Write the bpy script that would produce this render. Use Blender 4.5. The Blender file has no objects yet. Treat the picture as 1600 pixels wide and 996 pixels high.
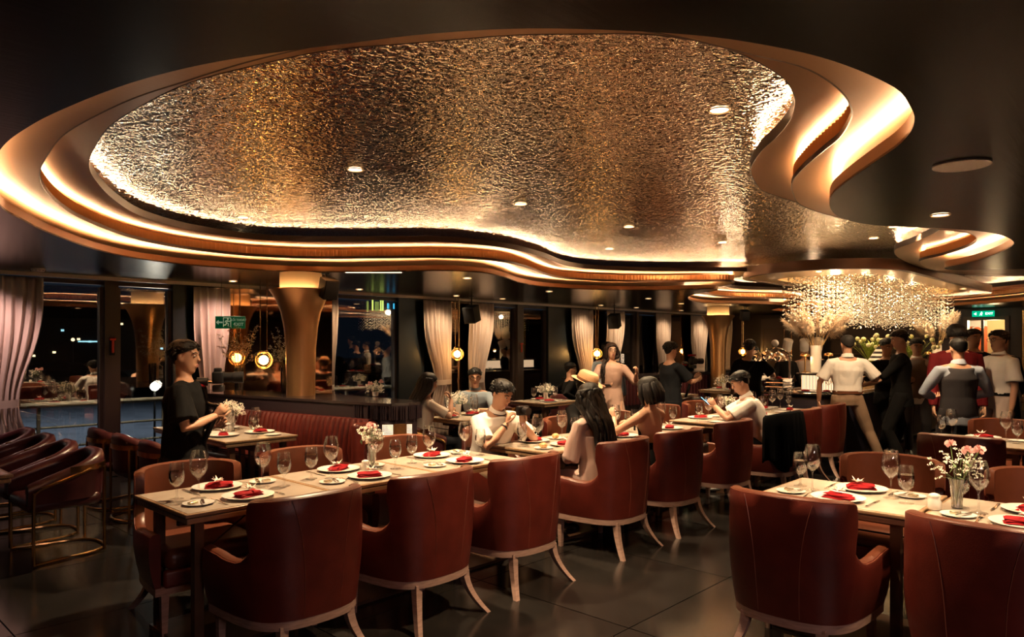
import bpy, math, random
from mathutils import Vector, Matrix, noise, geometry, Quaternion

PI = math.pi
S = bpy.context.scene
COL = S.collection

# ------------------------------------------------------------------ camera
YAW = math.radians(43.3)
cd = bpy.data.cameras.new('camera')
cam = bpy.data.objects.new('camera', cd); COL.objects.link(cam)
cam.location = (0, 0, 1.6)
cam.rotation_euler = (PI / 2, 0, YAW - PI / 2 - math.radians(0))
# the camera looks along (cos, sin) of its heading; heading measured from +X
HEAD = math.atan2(math.sin(YAW), math.cos(YAW))
cam.rotation_euler = (PI / 2, 0, HEAD - PI / 2)
cd.sensor_width = 36.0
cd.lens = 36.0 * 1125 / 1600
cd.shift_y = 40.0 / 1600
cd.clip_start = 0.05; cd.clip_end = 400
S.camera = cam

# ------------------------------------------------------------------ world, exposure
w = bpy.data.worlds.new('night_sky'); S.world = w
w.use_nodes = True
w.node_tree.nodes['Background'].inputs[0].default_value = (0.006, 0.009, 0.014, 1)
w.node_tree.nodes['Background'].inputs[1].default_value = 0.6
S.view_settings.view_transform = 'Standard'
S.view_settings.look = 'None'
S.view_settings.exposure = 0.86
S.view_settings.gamma = 1.0
S.view_settings.use_curve_mapping = False
S.cycles.use_denoising = True
S.cycles.max_bounces = 8
S.cycles.diffuse_bounces = 3
S.cycles.glossy_bounces = 4
S.cycles.transmission_bounces = 6
S.cycles.transparent_max_bounces = 24
S.cycles.sample_clamp_indirect = 20.0
S.cycles.caustics_reflective = False
S.cycles.caustics_refractive = False
S.cycles.blur_glossy = 0.5

WARM = (1.0, 0.60, 0.27)
WARM2 = (1.0, 0.70, 0.40)

def lamp(name, kind, loc, energy, color=WARM, size=0.1, rot=(0, 0, 0), spot=None, blend=0.6, size_y=None):
    d = bpy.data.lights.new(name, kind)
    d.energy = energy; d.color = color
    if kind == 'AREA':
        d.shape = 'RECTANGLE' if size_y else 'DISK'; d.size = size
        if size_y: d.size_y = size_y
    else:
        d.shadow_soft_size = size
    if kind == 'SPOT':
        d.spot_size = spot; d.spot_blend = blend
    o = bpy.data.objects.new(name, d); COL.objects.link(o)
    o.location = loc; o.rotation_euler = rot
    return o

# unseen soft fill light added behind the camera to brighten the chair backs
lamp('added_fill_area', 'AREA', (0.4, -2.6, 2.35), 60, (1.0, 0.66, 0.62), 1.6, rot=(0, 0, 0), size_y=1.0)

# ------------------------------------------------------------------ materials
MATS = {}
def mat(name, color=(0.8, 0.8, 0.8), rough=0.5, metal=0.0, emit=None, estr=1.0, spec=0.5, coat=0.0, sheen=0.0,
        noise_scale=0, noise_amt=0.0, bump=0.0, bump_scale=50, sss=0.0, aniso=0.0, stretch=None, color2=None):
    m = bpy.data.materials.new(name); m.use_nodes = True
    nt = m.node_tree; b = nt.nodes['Principled BSDF']
    b.inputs['Base Color'].default_value = (*color, 1)
    b.inputs['Roughness'].default_value = rough
    b.inputs['Metallic'].default_value = metal
    b.inputs['Specular IOR Level'].default_value = spec
    b.inputs['Coat Weight'].default_value = coat
    b.inputs['Coat Roughness'].default_value = 0.15
    b.inputs['Sheen Weight'].default_value = sheen
    if aniso: b.inputs['Anisotropic'].default_value = aniso
    if emit:
        b.inputs['Emission Color'].default_value = (*emit, 1)
        b.inputs['Emission Strength'].default_value = estr
    tc = None
    if noise_amt or bump:
        tc = nt.nodes.new('ShaderNodeTexCoord'); src = tc.outputs['Object']
        if stretch:
            mp = nt.nodes.new('ShaderNodeMapping'); mp.inputs['Scale'].default_value = stretch
            nt.links.new(src, mp.inputs[0]); src = mp.outputs[0]
    if noise_amt:
        n = nt.nodes.new('ShaderNodeTexNoise'); n.inputs['Scale'].default_value = noise_scale; n.inputs['Detail'].default_value = 5
        nt.links.new(src, n.inputs['Vector'])
        mx = nt.nodes.new('ShaderNodeMix'); mx.data_type = 'RGBA'
        c2 = color2 or tuple(max(0, c * (1 - noise_amt)) for c in color)
        mx.inputs[6].default_value = (*color, 1); mx.inputs[7].default_value = (*c2, 1)
        rr = nt.nodes.new('ShaderNodeMapRange'); rr.inputs[1].default_value = 0.35; rr.inputs[2].default_value = 0.65
        nt.links.new(n.outputs[0], rr.inputs[0]); nt.links.new(rr.outputs[0], mx.inputs[0])
        nt.links.new(mx.outputs[2], b.inputs['Base Color'])
    if bump:
        n2 = nt.nodes.new('ShaderNodeTexNoise'); n2.inputs['Scale'].default_value = bump_scale; n2.inputs['Detail'].default_value = 3
        nt.links.new(src, n2.inputs['Vector'])
        bp = nt.nodes.new('ShaderNodeBump'); bp.inputs['Strength'].default_value = bump; bp.inputs['Distance'].default_value = 0.01
        nt.links.new(n2.outputs[0], bp.inputs['Height']); nt.links.new(bp.outputs[0], b.inputs['Normal'])
    MATS[name] = m
    return m

def glass_mat(name, tint=(1, 1, 1), ior=1.5, rough=0.0, base=0.0, refl=1.0):
    """thin clear glass: passes light straight on, mirrors by Fresnel"""
    m = bpy.data.materials.new(name); m.use_nodes = True; nt = m.node_tree
    nt.nodes.remove(nt.nodes['Principled BSDF']); out = nt.nodes['Material Output']
    tr = nt.nodes.new('ShaderNodeBsdfTransparent'); tr.inputs[0].default_value = (*tint, 1)
    gl = nt.nodes.new('ShaderNodeBsdfGlossy'); gl.inputs['Roughness'].default_value = rough
    fr = nt.nodes.new('ShaderNodeFresnel'); fr.inputs[0].default_value = ior
    ad = nt.nodes.new('ShaderNodeMath'); ad.operation = 'MULTIPLY_ADD'; ad.use_clamp = True
    ad.inputs[1].default_value = refl; ad.inputs[2].default_value = base
    mx = nt.nodes.new('ShaderNodeMixShader')
    nt.links.new(fr.outputs[0], ad.inputs[0]); nt.links.new(ad.outputs[0], mx.inputs[0])
    nt.links.new(tr.outputs[0], mx.inputs[1]); nt.links.new(gl.outputs[0], mx.inputs[2])
    nt.links.new(mx.outputs[0], out.inputs[0])
    MATS[name] = m
    return m

def emis_mat(name, color, strength):
    m = bpy.data.materials.new(name); m.use_nodes = True; nt = m.node_tree
    nt.nodes.remove(nt.nodes['Principled BSDF'])
    e = nt.nodes.new('ShaderNodeEmission'); e.inputs[0].default_value = (*color, 1); e.inputs[1].default_value = strength
    nt.links.new(e.outputs[0], nt.nodes['Material Output'].inputs[0])
    MATS[name] = m
    return m

mat('ceiling_dark', (0.0065, 0.0038, 0.0024), 0.26, spec=0.13, bump=0.05, bump_scale=3, stretch=(1, 12, 1))
mat('tier', (0.40, 0.20, 0.088), 0.34, metal=0.6, bump=0.05, bump_scale=6, stretch=(1, 10, 1))
mat('fascia', (0.46, 0.21, 0.085), 0.36, metal=0.3)
mat('flute', (0.86, 0.45, 0.19), 0.5)
mat('canopy_rim', (0.17, 0.085, 0.045), 0.35, metal=0.4)
mat('fascia_dark', (0.10, 0.055, 0.035), 0.35, metal=0.4)
emis_mat('led', (1.0, 0.67, 0.37), 72)
emis_mat('led_inner', (1.0, 0.64, 0.33), 48)
emis_mat('led_metal', (1.0, 0.68, 0.40), 40)
mat('floor_tile', (0.022, 0.019, 0.017), 0.18, noise_scale=2.5, noise_amt=0.35, bump=0.02, bump_scale=4)
mat('floor_joint', (0.02, 0.018, 0.016), 0.6)
mat('wall_dark', (0.045, 0.03, 0.024), 0.4, noise_scale=1.5, noise_amt=0.3)
mat('leather', (0.108, 0.0145, 0.009), 0.38, spec=0.45, noise_scale=9, noise_amt=0.25, bump=0.10, bump_scale=220)
mat('leather_tan', (0.135, 0.038, 0.018), 0.36, spec=0.5, noise_scale=9, noise_amt=0.2, bump=0.08, bump_scale=220)
mat('leather_dark', (0.085, 0.022, 0.024), 0.28, noise_scale=9, noise_amt=0.25, bump=0.08, bump_scale=200)
mat('piping_leather', (0.20, 0.06, 0.035), 0.35)
mat('wood', (0.40, 0.25, 0.20), 0.38, noise_scale=14, noise_amt=0.3, stretch=(1, 1, 8))
mat('wood_dark', (0.10, 0.052, 0.03), 0.35, noise_scale=10, noise_amt=0.35)
mat('brass', (0.62, 0.38, 0.16), 0.24, metal=1.0)
mat('brass_brushed', (0.58, 0.33, 0.15), 0.33, metal=0.88, bump=0.04, bump_scale=30, stretch=(6, 6, 0.3))
mat('chrome', (0.75, 0.72, 0.68), 0.08, metal=1.0)
mat('steel', (0.62, 0.58, 0.54), 0.2, metal=1.0)
mat('stone_top', (0.56, 0.47, 0.38), 0.16, noise_scale=3.5, noise_amt=0.14, color2=(0.44, 0.36, 0.29))
mat('table_wood', (0.38, 0.235, 0.13), 0.3, noise_scale=8, noise_amt=0.3, stretch=(1, 8, 1))
mat('white_china', (0.82, 0.78, 0.72), 0.12)
mat('napkin_red', (0.30, 0.006, 0.010), 0.8, spec=0.2, bump=0.1, bump_scale=300)
mat('cream', (0.85, 0.72, 0.52), 0.5)
mat('curtain_cloth', (0.62, 0.50, 0.44), 0.85, sheen=0.2)
mat('black_metal', (0.012, 0.012, 0.013), 0.35)
mat('black_plastic', (0.006, 0.006, 0.007), 0.45, spec=0.25)
mat('frame_brown', (0.075, 0.05, 0.04), 0.35)
mat('frame_blue', (0.010, 0.017, 0.022), 0.35)
glass_mat('glass', (0.985, 0.985, 0.985), 1.4, 0.0, 0.075, 0.34)
glass_mat('pane', (0.72, 0.75, 0.78), 1.5, 0.0, 0.24, 1.2)
glass_mat('water', (0.93, 0.93, 0.93), 1.33, 0.0, 0.06, 1.0)
mat('mirror_bronze', (0.42, 0.27, 0.18), 0.04, metal=1.0)

# ------------------------------------------------------------------ geometry helpers
class G:
    """collects vertices and faces of ONE mesh"""
    def __init__(s): s.v = []; s.f = []; s.m = []
    def add(s, vs, fs, mi=0):
        b = len(s.v); s.v += [tuple(p) for p in vs]
        s.f += [tuple(b + i for i in f) for f in fs]; s.m += [mi] * len(fs)
    def box(s, c, size, rz=0.0, M=None, taper=1.0):
        x, y, z = (k / 2 for k in size); t = taper
        P = [(-x*t, -y*t, -z), (x*t, -y*t, -z), (x*t, y*t, -z), (-x*t, y*t, -z), (-x, -y, z), (x, -y, z), (x, y, z), (-x, y, z)]
        R = M if M is not None else Matrix.Rotation(rz, 3, 'Z')
        c = Vector(c)
        s.add([R @ Vector(p) + c for p in P], [(0, 3, 2, 1), (4, 5, 6, 7), (0, 1, 5, 4), (1, 2, 6, 5), (2, 3, 7, 6), (3, 0, 4, 7)])
    def rings(s, rings, cap=True, close=True, mi=0):
        n = len(rings[0]); b = len(s.v)
        for r in rings: s.v += [tuple(p) for p in r]
        k = n if close else n - 1
        for i in range(len(rings) - 1):
            for j in range(k):
                a, c = b + i*n + j, b + i*n + (j + 1) % n
                s.f.append((a, c, c + n, a + n)); s.m.append(mi)
        if cap and close:
            s.f.append(tuple(b + j for j in reversed(range(n)))); s.m.append(mi)
            e = b + (len(rings) - 1) * n
            s.f.append(tuple(e + j for j in range(n))); s.m.append(mi)
    def lathe(s, prof, seg=20, c=(0, 0, 0), cap=True, mi=0):
        s.rings([[(c[0] + r*math.cos(2*PI*j/seg), c[1] + r*math.sin(2*PI*j/seg), c[2] + z) for j in range(seg)] for r, z in prof], cap, True, mi)
    def tube(s, pts, rad, seg=8, cap=True, flat=1.0, up=None, round_ends=False, mi=0):
        """tube along pts; rad a number or a list of numbers or of (a, b) ellipse radii"""
        pts = [Vector(p) for p in pts]; n = len(pts)
        if not isinstance(rad, (list, tuple)): rad = [rad] * n
        T = []
        for i in range(n):
            t = pts[min(i + 1, n - 1)] - pts[max(i - 1, 0)]
            T.append(t.normalized() if t.length > 1e-9 else Vector((0, 0, 1)))
        u = Vector(up) if up else (Vector((0, 0, 1)) if abs(T[0].z) < 0.9 else Vector((1, 0, 0)))
        R = []
        for i in range(n):
            u = (u - T[i] * u.dot(T[i]))
            u = u.normalized() if u.length > 1e-6 else T[i].orthogonal().normalized()
            wv = T[i].cross(u)
            a, b = rad[i] if isinstance(rad[i], (list, tuple)) else (rad[i], rad[i] * flat)
            R.append((pts[i], u.copy(), wv, a, b, T[i]))
        rings = []
        if round_ends:
            p, uu, ww, a, b, t = R[0]
            for q in (80, 55, 28):
                k = math.radians(q); rr = max(a, b)
                rings.append([p - t*rr*math.sin(k)*0.9 + uu*(b*math.cos(k)*math.cos(2*PI*j/seg)) + ww*(a*math.cos(k)*math.sin(2*PI*j/seg)) for j in range(seg)])
        for p, uu, ww, a, b, t in R:
            rings.append([p + uu*(b*math.cos(2*PI*j/seg)) + ww*(a*math.sin(2*PI*j/seg)) for j in range(seg)])
        if round_ends:
            p, uu, ww, a, b, t = R[-1]
            for q in (28, 55, 80):
                k = math.radians(q); rr = max(a, b)
                rings.append([p + t*rr*math.sin(k)*0.9 + uu*(b*math.cos(k)*math.cos(2*PI*j/seg)) + ww*(a*math.cos(k)*math.sin(2*PI*j/seg)) for j in range(seg)])
        s.rings(rings, cap, True, mi)
    def ball(s, c, r, seg=12, rg=8, M=None, mi=0):
        if not isinstance(r, (list, tuple)): r = (r, r, r)
        c = Vector(c); vs = []
        rings = []
        for i in range(1, rg):
            a = PI * i / rg
            ring = []
            for j in range(seg):
                p = Vector((r[0]*math.sin(a)*math.cos(2*PI*j/seg), r[1]*math.sin(a)*math.sin(2*PI*j/seg), -r[2]*math.cos(a)))
                ring.append((M @ p if M is not None else p) + c)
            rings.append(ring)
        b = len(s.v); s.rings(rings, False, True, mi)
        for sgn, k in ((-1, 0), (1, rg - 2)):
            p = Vector((0, 0, sgn * r[2])); p = (M @ p if M is not None else p) + c
            s.v.append(tuple(p)); i = len(s.v) - 1
            for j in range(seg):
                q = (b + k*seg + j, b + k*seg + (j + 1) % seg)
                s.f.append((i, q[1], q[0]) if sgn < 0 else (i, q[0], q[1])); s.m.append(mi)
    def prism(s, poly, z0, z1):
        n = len(poly)
        s.add([(x, y, z0) for x, y in poly] + [(x, y, z1) for x, y in poly],
              [tuple(reversed(range(n))), tuple(range(n, 2*n))] + [(i, (i+1) % n, n + (i+1) % n, n + i) for i in range(n)])
    def rbox(s, c, size, r=0.02, rz=0.0, seg=3):
        """box with rounded edges (rounded in plan, softened top and bottom)"""
        x, y, z = (k / 2 for k in size); r = min(r, x*0.98, y*0.98, z*0.98)
        def ring(ins, zz):
            out = []
            for cx, cy, a0 in ((x - r, y - r, 0), (-x + r, y - r, 90), (-x + r, -y + r, 180), (x - r, -y + r, 270)):
                for k in range(seg + 1):
                    a = math.radians(a0 + 90 * k / seg)
                    out.append((cx + (r - ins)*math.cos(a), cy + (r - ins)*math.sin(a), zz))
            return out
        R = []
        for k in range(seg + 1):
            a = PI/2 * k / seg; R.append(ring(r*(1 - math.sin(a)), -z + r*(1 - math.cos(a))))
        for k in range(seg + 1):
            a = PI/2 * (1 - k / seg); R.append(ring(r*(1 - math.sin(a)), z - r*(1 - math.cos(a))))
        M = Matrix.Rotation(rz, 3, 'Z'); c = Vector(c)
        s.rings([[M @ Vector(p) + c for p in q] for q in R])
    def xf(s, M, start=0):
        for i in range(start, len(s.v)): s.v[i] = tuple(M @ Vector(s.v[i]))
    def mesh(s, name, mats, smooth=35):
        me = bpy.data.meshes.new(name); me.from_pydata(s.v, [], s.f)
        for m in (mats if isinstance(mats, (list, tuple)) else [mats]):
            me.materials.append(MATS[m] if isinstance(m, str) else m)
        if any(s.m): me.polygons.foreach_set('material_index', s.m)
        if smooth:
            me.polygons.foreach_set('use_smooth', [True] * len(me.polygons))
            me.set_sharp_from_angle(angle=math.radians(smooth))
        me.update(); return me
    def obj(s, name, mats, parent=None, smooth=35, loc=None, rz=0):
        return link(name, s.mesh(name, mats, smooth), parent, loc, rz)

def link(name, data, parent=None, loc=None, rz=0):
    o = bpy.data.objects.new(name, data); COL.objects.link(o)
    if parent: o.parent = parent
    if loc: o.location = loc
    if rz: o.rotation_euler = (0, 0, rz)
    return o

def tag(o, label, cat, group=None, kind=None):
    if label: o['label'] = label
    if cat: o['category'] = cat
    if group: o['group'] = group
    if kind: o['kind'] = kind
    return o

def thing(name, label, cat, loc=(0, 0, 0), rz=0, group=None):
    o = link(name, None, None, loc, rz); o.empty_display_size = 0.1
    return tag(o, label, cat, group)

def struct(o, label=None):
    o['kind'] = 'structure'
    if label: o['label'] = label
    return o

KIDS = {}
def dup(root, loc, rz, label, group=None):
    """copy of a thing with copies of its parts and sub-parts (mesh data shared)"""
    r = root.copy(); COL.objects.link(r); r.location = loc; r.rotation_euler = (0, 0, rz)
    r['label'] = label
    if group: r['group'] = group
    for ch in list(root.children):
        c = ch.copy(); COL.objects.link(c); c.parent = r
        for g in list(ch.children):
            d = g.copy(); COL.objects.link(d); d.parent = c
    return r

def smooth_closed(P, n=6):
    out = []; N = len(P); P = [Vector((*p, 0)) for p in P]
    for i in range(N):
        a, b, c, d = P[i-1], P[i], P[(i+1) % N], P[(i+2) % N]
        for k in range(n):
            t = k / n
            q = 0.5*((2*b) + (c - a)*t + (2*a - 5*b + 4*c - d)*t*t + (3*b - a - 3*c + d)*t**3)
            out.append((q.x, q.y))
    return out

def smooth_open(P, n=6):
    P = [Vector(p) for p in P]; out = []
    for i in range(len(P) - 1):
        a, b, c, d = P[max(i-1, 0)], P[i], P[i+1], P[min(i+2, len(P)-1)]
        for k in range(n):
            t = k / n
            out.append(0.5*((2*b) + (c - a)*t + (2*a - 5*b + 4*c - d)*t*t + (3*b - a - 3*c + d)*t**3))
    out.append(P[-1]); return out

def resample_closed(P, step):
    Q = P + [P[0]]; L = [0]
    for i in range(len(P)): L.append(L[-1] + math.dist(Q[i], Q[i+1]))
    n = int(L[-1] / step); out = []; j = 0
    for k in range(n):
        d = L[-1] * k / n
        while L[j+1] < d: j += 1
        t = (d - L[j]) / max(1e-9, L[j+1] - L[j])
        out.append((Q[j][0] + (Q[j+1][0]-Q[j][0])*t, Q[j][1] + (Q[j+1][1]-Q[j][1])*t))
    return out

def normals_closed(P):
    """unit normals pointing outwards of a closed curve"""
    area = sum(P[i-1][0]*P[i][1] - P[i][0]*P[i-1][1] for i in range(len(P)))
    sg = 1 if area > 0 else -1; out = []
    for i in range(len(P)):
        a, b = P[i-1], P[(i+1) % len(P)]
        t = Vector((b[0]-a[0], b[1]-a[1])).normalized()
        out.append((sg * t.y, -sg * t.x))
    return out
# ------------------------------------------------------------------ floor
X0, X1, Y0, Y1, ZC = -4.0, 19.0, -6.0, 9.55, 2.40
g = G(); g.box(((X0+X1)/2, (Y0+Y1)/2, -0.06), (X1-X0+0.4, Y1-Y0+0.4, 0.1))
floor = struct(g.obj('floor', 'floor_joint', smooth=0))
g = G(); g.box((0, 0, 0), (1.192, 1.192, 0.012)); tile_me = g.mesh('floor_tile', 'floor_tile', 0)
for i in range(15):
    for j in range(13):
        x, y = X0 + 0.8 + 1.2*i + 0.0, Y0 + 0.5 + 1.2*j
        if -1.5 < x < X1 - 0.6 and -2.5 < y < Y1 - 0.5 and (0.7278*x + 0.6858*y) > 0.6:
            link('tile', tile_me, floor, (x, y, -0.006))
g = G()
g.box((-2.6, (Y0+Y1)/2, -0.006), (2.2, Y1-Y0, 0.011)); g.box((8.7, -4.2, -0.006), (20.4, 3.4, 0.011))
g.box((17.0, 3.6, -0.006), (4.0, 11.9, 0.0095)); g.box((7.5, 9.2, -0.006), (23, 0.9, 0.0095))
g.box((0.0, -0.2, -0.006), (3.0, 5, 0.0095))
o = g.obj('tile_field', 'floor_tile', floor, smooth=0); o['kind'] = 'stuff'

# ------------------------------------------------------------------ ceiling with stepped free-form recess
CA = [(0.71,3.54),(0.8,4.16),(1.0,5.01),(1.19,5.44),(1.51,6.03),(2.03,6.77),(2.55,7.22),(3.2,7.40),(3.94,7.30),(4.5,6.94),(4.92,6.36),(5.22,5.95),(5.65,5.80),(6.23,6.0),(6.89,6.36),(7.55,6.57),(8.25,6.5),(8.94,6.14),(9.32,5.7),(9.5,5.25),(9.72,5.05),(9.98,5.22),(10.5,5.86),(11.19,6.35),(12.19,6.8),(13.1,6.85),(13.8,6.35),(14.65,6.14),(15.2,6.28),(15.76,6.71),(16.57,7.2),(17.4,7.25),(18.0,6.6),(18.1,5.4),(17.37,3.62),(16.09,2.23),(14.73,1.2),(12.84,0.63),(10.84,0.65),(9.58,1.05),(9.31,1.29),(9.1,1.62),(8.96,1.84),(8.78,1.9),(8.56,1.85),(8.24,1.59),(7.75,1.32),(7.23,1.11),(6.82,1.01),(6.32,1.01),(5.95,1.1),(5.62,1.27),(5.35,1.46),(5.09,1.58),(4.73,1.61),(4.36,1.54),(3.99,1.4),(3.71,1.23),(3.41,1.02),(3.2,0.87),(3.01,0.77),(2.83,0.71),(2.63,0.68),(2.47,0.67),(2.25,0.7),(2.05,0.75),(1.88,0.82),(1.7,0.92),(1.5,1.08),(1.33,1.25),(1.19,1.45),(1.1,1.62),(1.01,1.79),(0.93,1.96),(0.86,2.15),(0.8,2.38),(0.75,2.68),(0.71,3.07)]
CB = [(1.04,4.36),(1.14,4.74),(1.37,5.32),(1.68,5.87),(2.19,6.51),(2.75,6.9),(3.34,7.03),(3.8,6.93),(4.18,6.68),(4.62,6.15),(5.05,5.68),(5.6,5.5),(6.23,5.68),(7.08,6.1),(7.7,6.3),(8.4,6.15),(9.05,5.7),(9.42,5.2),(9.72,4.85),(10.05,4.95),(10.45,5.42),(11.0,5.85),(11.6,6.2),(12.5,6.52),(13.3,6.4),(14.1,5.95),(14.8,5.85),(15.6,6.1),(16.5,6.75),(17.2,6.85),(17.7,6.3),(17.75,5.3),(17.0,3.75),(15.9,2.45),(14.5,1.5),(13.0,1.02),(11.9,1.2),(11.1,1.75),(10.42,2.15),(9.73,2.28),(8.97,2.2),(8.62,2.08),(8.3,1.82),(7.77,1.5),(7.25,1.33),(6.77,1.32),(6.36,1.46),(5.95,1.62),(5.4,1.81),(4.73,1.84),(4.33,1.74),(3.99,1.61),(3.67,1.41),(3.43,1.23),(3.27,1.11),(3.06,1.0),(2.93,0.95),(2.73,0.91),(2.52,0.9),(2.34,0.92),(2.15,0.99),(1.85,1.1),(1.63,1.23),(1.49,1.37),(1.36,1.58),(1.27,1.72),(1.19,1.88),(1.09,2.2),(1.02,2.54),(0.97,2.8),(0.94,3.13),(0.93,3.54),(0.98,3.99)]
CC = [(1.23,4.1),(1.34,4.61),(1.52,5.07),(1.82,5.65),(2.22,6.22),(2.77,6.61),(3.4,6.72),(3.85,6.5),(4.42,5.9),(4.8,5.52),(5.3,5.36),(5.81,5.4),(6.53,5.62),(7.3,5.95),(7.9,6.0),(8.5,5.75),(9.05,5.3),(9.4,4.9),(9.75,4.6),(10.1,4.72),(10.59,5.2),(11.39,5.75),(12.15,6.1),(12.85,6.1),(13.56,5.75),(14.3,5.5),(15.1,5.6),(15.81,5.85),(16.6,6.25),(17.15,6.0),(17.3,4.9),(16.7,3.35),(15.8,2.1),(14.79,1.4),(13.68,1.62),(12.77,2.24),(11.56,2.64),(9.81,2.58),(8.69,2.38),(8.15,2.06),(7.46,1.68),(7.12,1.58),(6.71,1.66),(6.12,1.92),(5.5,2.06),(4.77,2.1),(4.48,2.04),(4.09,1.9),(3.75,1.69),(3.52,1.5),(3.31,1.35),(3.1,1.24),(2.96,1.19),(2.77,1.15),(2.55,1.15),(2.39,1.17),(2.24,1.21),(2.05,1.32),(1.89,1.49),(1.75,1.65),(1.57,1.93),(1.4,2.2),(1.29,2.51),(1.2,2.85),(1.17,3.2),(1.17,3.68)]
ZA, ZB, ZCC, ZM = ZC, 2.53, 2.665, 2.80
CB = [(x*1.03, y*1.03) for x, y in CB]; CC = [(x*1.03, y*1.03) for x, y in CC]
ceiling = None
def plate(name, curve, z0, z1, m, parent=None):
    """ceiling sheet with a free-form opening: underside, top and the rim between"""
    rect = [(X0-0.1, Y0-0.1), (X1+0.1, Y0-0.1), (X1+0.1, Y1+0.05), (X0-0.1, Y1+0.05)]
    loops = [[Vector((*p, 0)) for p in rect], [Vector((*p, 0)) for p in curve]]
    tris = geometry.tessellate_polygon(loops)
    pts = rect + curve; n = len(pts); g = G()
    g.v = [(x, y, z0) for x, y in pts] + [(x, y, z1) for x, y in pts]
    area = lambda t: (pts[t[1]][0]-pts[t[0]][0])*(pts[t[2]][1]-pts[t[0]][1]) - (pts[t[2]][0]-pts[t[0]][0])*(pts[t[1]][1]-pts[t[0]][1])
    for t in tris:
        t = tuple(t) if area(t) > 0 else (t[0], t[2], t[1])
        g.f.append((t[2], t[1], t[0])); g.f.append(tuple(n + i for i in t)); g.m += [0, 0]
    m4 = len(curve)
    for i in range(m4):
        a, b = 4 + i, 4 + (i + 1) % m4
        g.f.append((a, b, n + b, n + a)); g.m.append(0)
    return g.obj(name, m, parent, smooth=0)
def band(name, curve, offs, zs, m, parent, kind=None):
    """closed band: cross-section of (outward offset, z) points swept along the curve"""
    N = normals_closed(curve); g = G(); k = len(offs); n = len(curve)
    for (x, y), (nx, ny) in zip(curve, N):
        for o_, z_ in zip(offs, zs): g.v.append((x + nx*o_, y + ny*o_, z_))
    for i in range(n):
        j = (i + 1) % n
        for q in range(k - 1):
            g.f.append((i*k + q, j*k + q, j*k + q + 1, i*k + q + 1)); g.m.append(0)
    o = g.obj(name, m, parent, smooth=40)
    if kind: o['kind'] = kind
    return o
curA = resample_closed(smooth_closed(CA), 0.06); curB = resample_closed(smooth_closed(CB), 0.06); curC = resample_closed(smooth_closed(CC), 0.06)
ceiling = struct(plate('ceiling', curA, ZA, ZA + 0.012, 'ceiling_dark'))
t1 = plate('lower_tier', curB, ZB, ZB + 0.012, 'tier', ceiling)
t2 = plate('upper_tier', curC, ZCC, ZCC + 0.012, 'tier', ceiling)
# lips that hide the light strips
band('lower_lip', curA, (0.0, 0.0, 0.016, 0.016), (ZA + 0.001, ZA + 0.066, ZA + 0.066, ZA + 0.012), 'fascia', ceiling)
band('middle_lip', curB, (0.0, -0.006, -0.006, 0.0), (ZB + 0.0, ZB - 0.002, ZB + 0.026, ZB + 0.028), 'fascia_dark', ceiling)
band('upper_lip', curC, (0.0, -0.004, -0.004, 0.014, 0.014), (ZCC, ZCC - 0.002, ZCC + 0.060, ZCC + 0.060, ZCC + 0.012), 'fascia_dark', ceiling)
# fluted wooden band of the middle step: every flute is real relief
fl = resample_closed(curB, 0.012); NB = normals_closed(fl); g = G()
for i, ((x, y), (nx, ny)) in enumerate(zip(fl, NB)):
    d = (0.0, 0.010, 0.012, 0.010)[i % 4] + 0.004
    for z_ in (ZB + 0.024, ZB + 0.105): g.v.append((x + nx*d, y + ny*d, z_))
n = len(fl)
for i in range(n):
    j = (i + 1) % n; g.f.append((2*i, 2*j, 2*j + 1, 2*i + 1)); g.m.append(0)
o = g.obj('fluted_band', 'flute', ceiling, smooth=0); o['kind'] = 'stuff'
# light strips laid in the coves
band('lower_light_strip', curA, (0.030, 0.045), (ZA + 0.055, ZA + 0.064), 'led', ceiling)
band('middle_light_strip', curB, (0.030, 0.045), (ZB + 0.093, ZB + 0.102), 'led_inner', ceiling)
band('upper_light_strip', curC, (0.030, 0.045), (ZCC + 0.050, ZCC + 0.059), 'led_metal', ceiling)
# hammered metal sheet
def hammered():
    m = mat('hammered', (0.60, 0.485, 0.36), 0.085, metal=1.0)
    nt = m.node_tree; b = nt.nodes['Principled BSDF']
    tc = nt.nodes.new('ShaderNodeTexCoord')
    n1 = nt.nodes.new('ShaderNodeTexNoise'); n1.inputs['Scale'].default_value = 27; n1.inputs['Detail'].default_value = 1.0; n1.inputs['Distortion'].default_value = 0.7
    n2 = nt.nodes.new('ShaderNodeTexNoise'); n2.inputs['Scale'].default_value = 0.9; n2.inputs['Detail'].default_value = 2
    ad = nt.nodes.new('ShaderNodeMath'); ad.operation = 'MULTIPLY_ADD'; ad.inputs[1].default_value = 2.0
    bp = nt.nodes.new('ShaderNodeBump'); bp.inputs['Strength'].default_value = 1.0; bp.inputs['Distance'].default_value = 0.0112
    nt.links.new(tc.outputs['Object'], n1.inputs['Vector']); nt.links.new(tc.outputs['Object'], n2.inputs['Vector'])
    nt.links.new(n2.outputs[0], ad.inputs[0]); nt.links.new(n1.outputs[0], ad.inputs[2])
    nt.links.new(ad.outputs[0], bp.inputs['Height']); nt.links.new(bp.outputs[0], b.inputs['Normal'])
hammered()
g = G(); g.box(((X0+X1)/2, (Y0+Y1)/2, ZM + 0.02), (X1-X0, Y1-Y0, 0.04))
g.obj('hammered_metal_sheet', 'hammered', ceiling, smooth=0)

# ------------------------------------------------------------------ walls
def wall(name, c, size, m='wall_dark'):
    g = G(); g.box(c, size); return struct(g.obj(name, m, smooth=0))
HT = 2.8
wall('wall_back', (X0 - 0.1, (Y0+Y1)/2, HT/2), (0.2, Y1-Y0, HT))
wall('wall_right', ((X0+X1)/2, Y0 - 0.1, HT/2), (X1-X0+0.4, 0.2, HT))
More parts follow.
